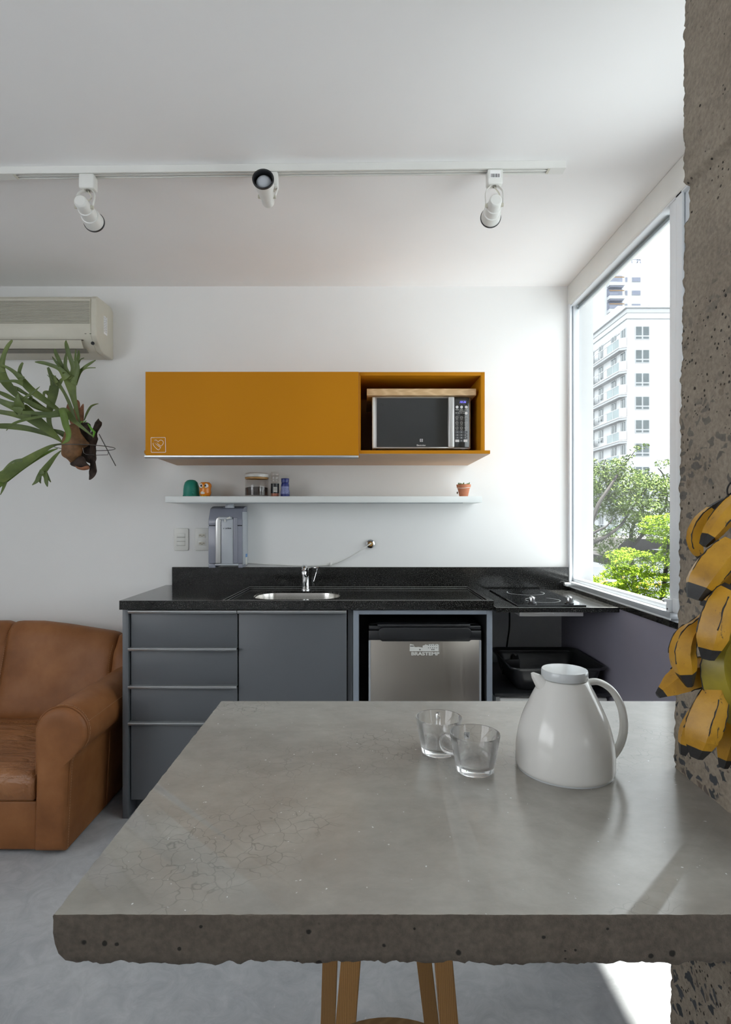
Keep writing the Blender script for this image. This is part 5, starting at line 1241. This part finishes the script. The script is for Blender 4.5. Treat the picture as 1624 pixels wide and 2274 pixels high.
for k in range(11):
    z1 = PZ(726 + 51.9 * k, BY); z0 = PZ(752.5 + 51.9 * k, BY); x0, x1 = PX(1412.5, BY), PX(1441, BY)
    if z0 < -7: break
    wn_ = MB().box(x0 - .12, x1 + .12, BY - .06, BY + .02, z0 - .1, z1 + .1).build('window', M['ext_trim'], ab, smooth=0)
    zm = z0 + (z1 - z0) * .22; xm = (x0 + x1) / 2
    q = MB()
    for a, b, c1, d1 in ((x0, xm - .1, zm + .1, z1), (xm + .1, x1, zm + .1, z1), (x0, xm - .1, z0, zm - .08), (xm + .1, x1, z0, zm - .08)): q.box(a, b, BY - .10, BY - .05, c1, d1)
    q.build('pane', M['ext_glass'], wn_, smooth=0)
    for (ya, yb) in ((71.25, 72.5), (73.95, 75.3), (78.0, 79.3), (81.0, 82.1)):
        wq = MB().box(BX - .08, BX + .02, ya - .1, yb + .1, z0 - .3, z1 + .05).build('window', M['ext_trim'], ab, smooth=0)
        MB().box(BX - .14, BX - .06, ya + .05, (ya + yb) / 2 - .08, z0 - .25, z1 - .1).box(BX - .14, BX - .06, (ya + yb) / 2 + .08, yb - .05, z0 - .25, z1 - .1).build('pane', M['ext_glass'], wq, smooth=0)
    zs_ = PZ(770 + 51.9 * k, 71.2)
    bal = MB().prism([(BX, BY - .0), (BX - .75, BY + .55), (BX - .75, BY2 - 1.2), (BX, BY2 - .6)], 'z', zs_ - .40, zs_ - .12).build('balcony', M['ext_trim'], ab, smooth=0)
    MB().prism([(BX, BY - .1), (BX - .85, BY + .5), (BX - .85, BY2 - 1.2), (BX, BY2 - .6)], 'z', zs_ - .12, zs_).build('slab_lip', M['ext_wall'], bal, smooth=0)
    q = MB().box(BX - .80, BX - .76, BY + .6, BY + 3.9, zs_, zs_ + 1.05)
    q.box(BX - .80, BX - .76, BY + 8.6, BY2 - 1.3, zs_, zs_ + 1.05)
    q.build('glass_railing', M['rail_glass'], bal, smooth=0)
    q = MB().box(BX - .82, BX - .74, BY + .55, BY2 - 1.2, zs_ + 1.05, zs_ + 1.12)
    q.prism([(BX - .05, BY + .02), (BX - .78, BY + .58), (BX - .76, BY + .60), (BX - .03, BY + .04)], 'z', zs_ + .05, zs_ + 1.12)
    for yy in (BY + 2.2, BY + 3.95, BY + 6.2, BY + 8.5): q.box(BX - .82, BX - .74, yy, yy + .08, zs_, zs_ + 1.1)
    q.build('railing_frame', M['ext_wall'], bal, smooth=0)
tw = thing('tower_block', 'hazy white tower block with corner balconies behind the apartment building', 'building', (56, 130, -8))
TY = 125.0
ebox('walls', 'ext_wall', tw, PX(1330, TY), PX(1425, TY), TY, TY + 14, -8, PZ(600, TY)); 
ebox('upper_walls', 'ext_wall', tw, PX(1345, TY), PX(1436, TY), TY + .5, TY + 14, -8, PZ(582, TY))
for k in range(3):
    y_ = 616 + 29.4 * k
    wq = ebox('window', 'ext_trim', tw, PX(1403, TY), PX(1423, TY), TY - .1, TY + .1, PZ(y_ + 11, TY), PZ(y_, TY))
    ebox('pane', 'ext_blue', wq, PX(1404, TY), PX(1422, TY), TY - .2, TY - .1, PZ(y_ + 10, TY), PZ(y_ + .6, TY))
    wq = ebox('window', 'ext_trim', tw, PX(1388, TY), PX(1394, TY), TY - .1, TY + .1, PZ(y_ + 11, TY), PZ(y_, TY))
    ebox('pane', 'ext_blue', wq, PX(1389, TY), PX(1393, TY), TY - .2, TY - .1, PZ(y_ + 10, TY), PZ(y_ + .6, TY))
    bq = ebox('balcony', 'ext_trim', tw, PX(1348, TY), PX(1382, TY), TY - 1.4, TY, PZ(y_ + 23, TY), PZ(y_ + 16, TY))
    ebox('balcony_glass', 'ext_blue', bq, PX(1348, TY), PX(1382, TY), TY - .2, TY, PZ(y_ + 15.5, TY), PZ(y_ - 3, TY))
    ebox('orange_rail', 'red', bq, PX(1348.5, TY), PX(1381, TY), TY - 1.35, TY - 1.25, PZ(y_ + 6, TY), PZ(y_ + 4, TY))
    ebox('glass_screen', 'ext_blue', bq, PX(1348.5, TY), PX(1367, TY), TY - 1.35, TY - 1.28, PZ(y_ + 15, TY), PZ(y_ + 9, TY))
    ebox('soffit', 'ext_blue', bq, PX(1350, TY), PX(1380, TY), TY - 1.2, TY, PZ(y_ + 26, TY), PZ(y_ + 23, TY))
pq = MB()
for a in (1396, 1408, 1420, 1427): pq.box(PX(a, TY), PX(a, TY) + .18, TY + 1, TY + 1.2, PZ(582, TY), PZ(571.5, TY))
pq.box(PX(1390, TY), PX(1428, TY), TY + 1, TY + 1.2, PZ(573, TY), PZ(571, TY)).box(PX(1388, TY), PX(1430, TY), TY + 1, TY + 1.2, PZ(579, TY), PZ(578, TY))
pq.add([(PX(1417, TY), TY + 1, PZ(581, TY)), (PX(1419, TY), TY + 1, PZ(581, TY)), (PX(1427, TY), TY + 1, PZ(572, TY)), (PX(1425, TY), TY + 1, PZ(572, TY)), (PX(1417, TY), TY + 1.2, PZ(581, TY)), (PX(1419, TY), TY + 1.2, PZ(581, TY)), (PX(1427, TY), TY + 1.2, PZ(572, TY)), (PX(1425, TY), TY + 1.2, PZ(572, TY))], [(0, 1, 2, 3), (4, 7, 6, 5), (0, 4, 5, 1), (2, 6, 7, 3), (1, 5, 6, 2), (0, 3, 7, 4)])
pq.build('roof_pergola', M['ext_blue'], tw, smooth=0)
# low house with dark roof
HYy = 34.0
lh = thing('low_house', 'low house with a dark pitched roof behind the trees', 'house', (PX(1420, HYy), HYy + 3, -8))
ebox('walls', 'ext_wall', lh, PX(1362, HYy), PX(1560, HYy), HYy + .6, HYy + 9, -8, PZ(1232, HYy))
MB().prism([(PX(1352, HYy), PZ(1236, HYy)), (PX(1392, HYy), PZ(1196, HYy)), (PX(1600, HYy), PZ(1200, HYy)), (PX(1600, HYy), PZ(1212, HYy)), (PX(1410, HYy), PZ(1222, HYy)), (PX(1365, HYy), PZ(1262, HYy))], 'y', HYy, HYy + 9).build('roof', M['ext_roof'], lh, smooth=0)
ebox('shaded_window', 'ext_glass', lh, PX(1372, HYy), PX(1392, HYy), HYy + .5, HYy + .62, PZ(1290, HYy), PZ(1262, HYy))

# trees
def leaves(n, pads, size, seed, thin=1.0):
    rnd = random.Random(seed); vs = []; fs = []; wts = [r_[0] * r_[2] * (.5 + r_[1]) for c_, r_ in pads]
    for i in range(n):
        c_, r_ = rnd.choices(pads, wts)[0]
        while True:
            d = Vector((rnd.uniform(-1, 1), rnd.uniform(-1, 1), rnd.uniform(-1, 1)))
            if .25 < d.length < 1: break
        d = d.normalized() * (d.length ** .5)
        p = Vector(c_) + Vector((d.x * r_[0], d.y * r_[1], d.z * r_[2]))
        p += Vector((noise.noise(p * 3.1), noise.noise(p * 3.3 + Vector((9, 0, 0))), noise.noise(p * 2.7 + Vector((0, 5, 0))))) * (.5 * max(r_[0], r_[2]))
        a = Vector((rnd.uniform(-1, 1), rnd.uniform(-1, 1), rnd.uniform(-.6, .6))).normalized(); b = a.cross(Vector((rnd.uniform(-.4, .4), rnd.uniform(-.4, .4), 1))).normalized()
        s = size * rnd.uniform(.6, 1.3); o = len(vs)
        vs += [p - a * s, p - b * s * .45, p + a * s, p + b * s * .45]; fs.append((o, o + 1, o + 2, o + 3))
    return vs, fs
def pad(px, py, Y, rx, ry_, rz): return (tuple(P(px, py, Y)), (rx * Y / F, ry_, rz * Y / F))
def limb(mb_, pts, r0, r1):
    q = spline([tuple(P(*p)) for p in pts], 5); n = len(q); mb_.tube(q, [r0 + (r1 - r0) * i / (n - 1) for i in range(n)], 7)
TA = 20.0
ta = thing('street_tree', 'airy grey-green street tree with dark forked trunk beyond the window', 'tree', (PX(1345, TA), TA, -8))
mb = MB()
limb(mb, [(1420, 1660, TA - 1.3), (1360, 1420, TA - 1.3), (1335, 1330, TA - 1.3), (1308, 1270, TA - 1.3), (1301, 1225, TA - 1.3), (1312, 1170, TA - 1.3), (1330, 1120, TA - 1.2), (1352, 1085, TA - 1), (1372, 1055, TA - .8)], .15, .04)
limb(mb, [(1303, 1225, TA - 1.3), (1299, 1180, TA - 1.2), (1304, 1130, TA - 1.2), (1314, 1090, TA - 1)], .07, .02)
limb(mb, [(1303, 1195, TA - 1.3), (1325, 1180, TA - 1.3), (1348, 1168, TA - 1.3), (1362, 1150, TA - 1.3)], .05, .02)
limb(mb, [(1302, 1220, TA - 1.3), (1318, 1205, TA - 1.3), (1345, 1192, TA - 1.3), (1380, 1165, TA - 1), (1410, 1120, TA + 1), (1440, 1080, TA + 1)], .08, .02)
limb(mb, [(1352, 1085, TA), (1340, 1050, TA), (1345, 1020, TA)], .04, .01); limb(mb, [(1380, 1040, TA), (1400, 1015, TA), (1412, 1000, TA)], .03, .01)
limb(mb, [(1330, 1120, TA), (1318, 1110, TA), (1306, 1092, TA)], .04, .015)
limb(mb, [(1450, 1500, TA + 3), (1408, 1280, TA + 3), (1402, 1210, TA + 3), (1406, 1170, TA + 3), (1430, 1120, TA + 3)], .13, .04)
limb(mb, [(1402, 1215, TA + 3), (1425, 1190, TA + 3), (1450, 1160, TA + 3), (1480, 1120, TA + 3), (1475, 1060, TA + 3), (1462, 1040, TA + 3)], .08, .02)
mb.build('trunk', M['bark_t'], ta)
pads = [pad(*a) for a in ((1318, 1135, TA, 16, 1, 18), (1352, 1120, TA, 26, 1.2, 22), (1330, 1180, TA + 1, 22, 1, 14), (1380, 1185, TA + 2, 26, 1.2, 14), (1325, 1060, TA, 22, .9, 26), (1350, 1040, TA, 20, 1, 20), (1370, 1045, TA, 22, 1, 26), (1390, 1070, TA, 30, 1.2, 28), (1345, 1085, TA, 30, 1.2, 24), (1318, 1100, TA, 18, 1, 26), (1375, 1110, TA, 34, 1.4, 30), (1415, 1075, TA + 1, 26, 1.2, 24), (1430, 1060, TA + 2, 18, 1, 14), (1445, 1090, TA + 2, 26, 1.4, 24), (1470, 1080, TA + 2, 24, 1.2, 26), (1420, 1130, TA + 1, 30, 1.4, 26), (1455, 1130, TA + 2, 26, 1.2, 22), (1385, 1150, TA, 26, 1.2, 20), (1410, 1165, TA + 2, 22, 1, 18), (1340, 1205, TA, 24, 1, 12), (1355, 1225, TA, 18, 1, 14), (1325, 1215, TA, 16, .8, 12), (1480, 1028, TA + 2, 14, .8, 8), (1410, 998, TA, 10, .5, 6), (1425, 990, TA, 8, .5, 6), (1310, 1030, TA, 10, .6, 12), (1395, 1015, TA, 8, .5, 6), (1345, 1245, TA, 14, .8, 12), (1500, 1100, TA + 2, 30, 1.5, 50), (1290, 1080, TA + 2, 20, 1.5, 50), (1465, 1180, TA + 1, 24, 1, 18), (1440, 1150, TA, 20, 1, 12))]
vs, fs = leaves(26000, pads, .055, 1)
MB().add(vs, fs).build('foliage', M['leaf_a'], ta, smooth=0, fixn=False, kind='stuff')
TB = 13.0
tb_ = thing('flowering_tree', 'bright yellow-green flowering tree low in the window', 'tree', (PX(1420, TB), TB, -8))
mb = MB(); limb(mb, [(1440, 1900, TB), (1430, 1500, TB), (1420, 1380, TB), (1400, 1330, TB)], .12, .05); limb(mb, [(1430, 1480, TB), (1470, 1330, TB), (1482, 1240, TB), (1485, 1190, TB)], .07, .02)
limb(mb, [(1420, 1380, TB), (1380, 1340, TB), (1350, 1320, TB)], .04, .015)
mb.build('trunk', M['bark_t'], tb_)
pads = [pad(*a) for a in ((1460, 1148, TB, 26, .5, 8), (1478, 1158, TB, 26, .5, 8), (1450, 1172, TB, 26, .5, 8), (1440, 1186, TB, 16, .4, 5), (1475, 1182, TB, 22, .5, 8), (1462, 1198, TB, 16, .5, 6), (1400, 1228, TB, 28, .6, 7), (1435, 1236, TB, 36, .6, 8), (1375, 1238, TB, 22, .6, 7), (1410, 1250, TB, 46, .7, 8), (1465, 1246, TB, 26, .6, 8), (1385, 1262, TB, 30, .7, 8), (1430, 1272, TB, 46, .8, 9), (1370, 1278, TB, 24, .7, 8), (1462, 1282, TB, 26, .7, 9), (1345, 1292, TB, 26, .7, 9), (1395, 1296, TB, 40, .8, 10), (1445, 1308, TB, 40, .8, 11), (1370, 1312, TB, 30, .8, 9), (1335, 1304, TB, 20, .7, 6), (1415, 1325, TB, 36, .8, 10), (1465, 1338, TB, 30, .8, 12), (1390, 1340, TB, 34, .8, 10), (1430, 1356, TB, 50, .9, 12), (1510, 1240, TB, 30, .8, 60), (1360, 1360, TB, 60, 1, 20))]
vs, fs = leaves(42000, pads, .030, 2)
MB().add(vs, fs).build('foliage', M['leaf_b'], tb_, smooth=0, fixn=False, kind='stuff')
fl_ = MB(); rnd = random.Random(4)
for (a, b) in ((1360, 1307), (1385, 1283), (1415, 1303), (1422, 1296), (1434, 1290), (1442, 1299), (1450, 1297), (1458, 1302), (1465, 1294), (1436, 1306), (1466, 1297), (1440, 1297)):
    for k in range(4): fl_.sphere(P(a + rnd.uniform(-3, 3), b + rnd.uniform(-2, 2), TB - .95), .012, 1, 1, 1, 8)
fl_.build('blossoms', M['flower'], tb_, kind='stuff')
# street lamp
sl = thing('street_lamp', 'white street lamp head on an orange arm among the leaves', 'street lamp', tuple(P(1318, 1800, 9.0)))
MB().tube([P(1280, 1900, 9.0), P(1285, 1400, 9.0), P(1318, 1302, 9.0), P(1340, 1292, 9.0), P(1350, 1289.5, 9.0)], .011, 8).build('arm', M['gasket'], sl)
MB().sphere(P(1359, 1289.5, 9.0), .078, 1, .5, .26, 16).build('lamp_head', M['fin'], sl)
